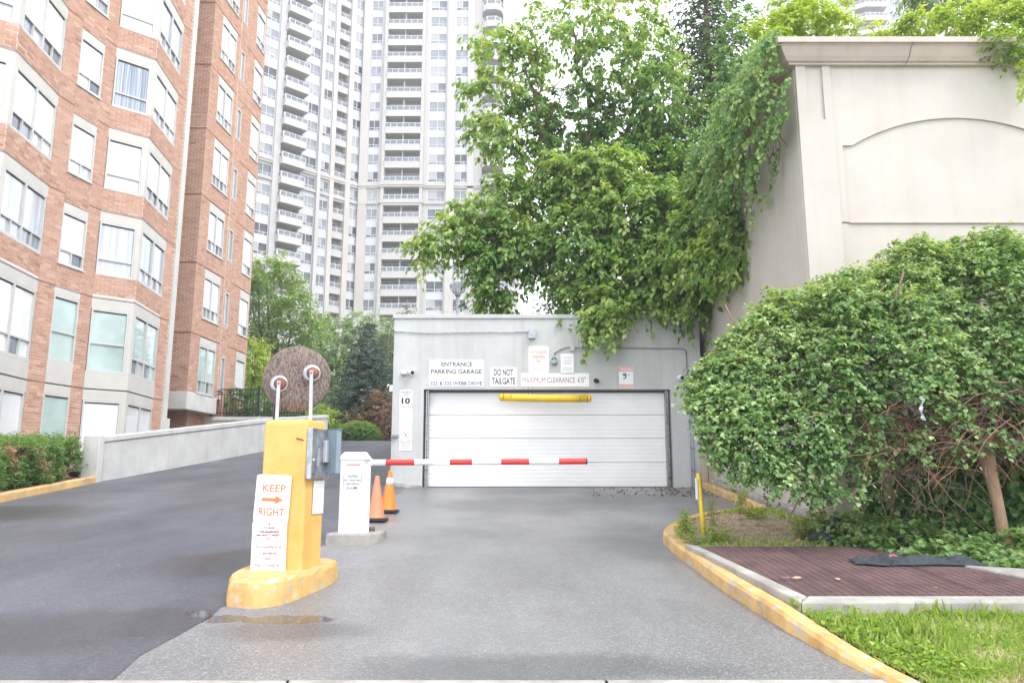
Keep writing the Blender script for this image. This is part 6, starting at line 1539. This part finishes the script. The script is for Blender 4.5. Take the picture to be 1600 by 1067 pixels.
def lawn_pts(n):
    X_ = RNG.uniform(2.2, 6.6, n); Y_ = RNG.uniform(4.2, 6.28, n); ke = np.interp(Y_, [4.35, 4.95, 5.4, 5.95, 6.48], [2.68, 2.56, 2.44, 2.35, 2.30]); k = X_ > ke-.02
    X_, Y_ = X_[k], Y_[k]; return np.stack([X_, Y_, SLOPE*Y_+np.interp(Y_, [4.6, 5.1, 6.3], [.015, .025, .085])], 1)
p = lawn_pts(42000); cl = np.sin(p[:, 0]*5.1+p[:, 1]*3)*np.sin(p[:, 1]*6.7-p[:, 0]*2)+.5*RNG.normal(size=len(p))
dry = (p[:, 1] < 5.05+.25*np.sin(p[:, 0]*4)) & (RNG.uniform(size=len(p)) < .7)
dry |= RNG.uniform(size=len(p)) < .10
blades('grass', 'fresh green grass in front of the concrete slab', 'grass', p[~dry & (cl > -.45)], .062, LF_GRASS, .0055, .8, .5)
tall = lawn_pts(9000); kk = (np.sin(tall[:, 0]*3.7+1)*np.sin(tall[:, 1]*4.1) > .1) & (tall[:, 1] > 5.3); blades('tall_grass', 'longer grass tufts against the slab edge', 'grass', tall[kk], .13, LF_GRASS, .0045, .6, .6)
blades('dry_grass', 'straw coloured dry grass at the pavement edge', 'grass', p[dry], .05, LF_DRY, .006, 1.2, .5)
# clover-like leaves by the kerb
n = 1500; q = lawn_pts(n*4); ke = np.interp(q[:, 1], [4.35, 4.95, 5.4, 5.95, 6.48], [2.68, 2.56, 2.44, 2.35, 2.30]); q = q[(q[:, 0] < ke+.45) & (q[:, 1] > 5.0)]
lv = Leaves(); lv.sprays(q+np.array([0, 0, .03]), np.tile([0, 0, .6], (len(q), 1))+RNG.normal(size=q.shape)*.6, .05, 3, .035, .8, .2, .55, .25, .5, 0)
tag(leaf_object('clover_patch', lv, LF_BRI, None), 'small round leaved weeds along the yellow kerb', 'ground cover')
# weeds in the gap between kerb and slab, island grass
yy = RNG.uniform(6.35, 9.0, 1500); k = (np.sin(yy*4.3)+np.sin(yy*9.1+1)) > .1; yy = yy[k]; xk = np.interp(yy, [5.95, 6.48, 7.49, 8.77, 9.75], [2.15, 2.09, 2.01, 1.965, 1.95])+.18+RNG.uniform(0, .04, len(yy))
blades('joint_weeds', 'thin weeds growing in the joint between kerb and slab', 'weed', np.stack([xk, yy, SLOPE*yy+.13], 1), .06, LF_GRASS, .010, .8, .6)
n = 2600; xx = RNG.uniform(2.2, 4.3, n); yy = RNG.uniform(8.95, 12.7, n); k = (((xx-3.2)/1.1)**2+((yy-10.7)/1.5)**2+RNG.normal(size=n)*.25) > .75
lx = np.interp(yy, [8.9, 9.8, 10.4, 10.98, 11.72, 12.38, 12.8], [2.12, 2.1, 2.18, 2.42, 2.85, 3.48, 4.2]); k &= xx > lx
blades('island_grass', 'sparse grass and weeds round the dirt island', 'grass', np.stack([xx[k], yy[k], SLOPE*yy[k]+.12], 1), .08, LF_GRASS, .014, .7, .55)
# fallen leaves and bark crumbs
fl = MB()
rr = random.Random(5)
def scrap(px, py, off, s_, name, m, label):
    q = gpt(px, py, off); mb = MB(); k = 7
    mb.face([mb.pt((q.x+s_*math.cos(6.28*i/k)*rr.uniform(.5, 1.1), q.y+s_*.8*math.sin(6.28*i/k)*rr.uniform(.5, 1.1), q.z+.006+rr.uniform(0, .012))) for i in range(k)])
    o = mb.build(name, m, loc=q); o.modifiers.new('thickness', 'SOLIDIFY').thickness = .003; tag(o, label, 'fallen leaf' if 'leaf' in name else 'litter')
DRYL = mat('dry_leaf', (.62, .42, .26), .8, .2, 20)
scrap(1245, 904, .19, .05, 'dry_leaf', DRYL, 'long pale dry leaf on the left of the grate'); scrap(1228, 903, .19, .035, 'dry_leaf', DRYL, 'small dry leaf left of the long pale one')
scrap(1308, 905, .19, .035, 'dry_leaf', DRYL, 'curled tan leaf in the middle of the grate'); scrap(1462, 920, .19, .02, 'dry_leaf', DRYL, 'tiny dry leaf near the front of the grate')
n = 240; xx = RNG.uniform(1.6, 4.2, n); yy = RNG.uniform(15.6, 17.5, n); mb = MB()
for a, b in zip(xx, yy):
    if rr.random() < (a-1.2)/3.0:
        s_ = rr.uniform(.008, .022); mb.box(a-s_, a+s_, b-s_, b+s_, SLOPE*b, SLOPE*b+s_)
o = mb.build('gravel_crumbs', SOIL, loc=(0, 0, 0)); tag(o, 'dark crumbs and gravel scattered before the right end of the door', 'debris', kind='stuff')
mb = MB()
for i in range(34):
    a, b = rr.uniform(-9, 2), rr.uniform(5.4, 16); s_ = rr.uniform(.002, .006)
    if a < -2.3 and b > 16: continue
    mb.box(a-s_, a+s_*1.6, b-s_, b+s_, SLOPE*b, SLOPE*b+s_*.8)
tag(mb.build('gravel_crumbs', CONC_P, loc=(0, 0, 0)), 'tiny pale chips scattered over the asphalt', 'debris', kind='stuff')

GROUPS = {'kerb': 'yellow painted kerbs', 'notice_sign': 'fine print notices', 'security_camera': 'security cameras on the garage', 'electrical_conduit': 'conduits on the garage face',
          'traffic_cone': 'traffic cones beside the barrier', 'spruce_tree': 'conifers behind the garage and driveway', 'rooftop_shrub': 'shrubs on the wall top', 'garden_tree': 'garden trees beyond the driveway',
          'boxwood_ball': 'clipped boxwoods at the driveway crest', 'weed_clump': 'weeds on the island and by the grate', 'dry_leaf': 'dry leaves on the grate', 'mesh_sheet': 'black fabric pieces', 'surveillance_sign': 'surveillance signs'}
for o in list(sc.objects):
    k_ = o.name.split('.')[0]
    if k_ in GROUPS and o.parent is None and 'label' in o: o['group'] = GROUPS[k_]

mb = MB(); mb.box(-120, 120, -35, 170, -6, 115)  # haze volume added to fade the tower and stand in for sky glare
hz = mb.build('haze', mat('added_haze', (1, 1, 1)), kind='stuff', loc=(0, 60, 40)); hm = bpy.data.materials['added_haze']; hn = hm.node_tree; hn.nodes.clear()
ho = hn.nodes.new('ShaderNodeOutputMaterial'); pv = hn.nodes.new('ShaderNodeVolumePrincipled'); pv.inputs['Density'].default_value = .0016; pv.inputs['Color'].default_value = (.93, .95, 1, 1); pv.inputs['Anisotropy'].default_value = .3
hn.links.new(pv.outputs[0], ho.inputs['Volume'])
tag(hz, 'thin pale haze volume added to fade the tower and veil contrast', 'haze')

# wood chips on the dirt island
mb = MB(); rr = random.Random(21)
for i in range(900):
    a, b = rr.gauss(3.15, .5), rr.gauss(10.7, .75)
    if ((a-3.2)/1.0)**2+((b-10.7)/1.5)**2 > 1 or a < 2.45: continue
    z = SLOPE*b+.125+.045*max(0, 1-math.hypot((a-3.1)/.9, (b-10.6)/1.4)); l = rr.uniform(.01, .035); c_, s_ = math.cos(i), math.sin(i)
    p = [(a-c_*l, b-s_*l), (a+s_*.006, b-c_*.006), (a+c_*l, b+s_*l), (a-s_*.006, b+c_*.006)]; mb.prism(p, z-.004, z+rr.uniform(.006, .018))
tag(mb.build('wood_chips', mat('wood_chip', (.44, .35, .25), .9, .3, 5), loc=(0, 0, 0)), 'pale wood chips and crumbs strewn over the dirt island', 'mulch', kind='stuff')
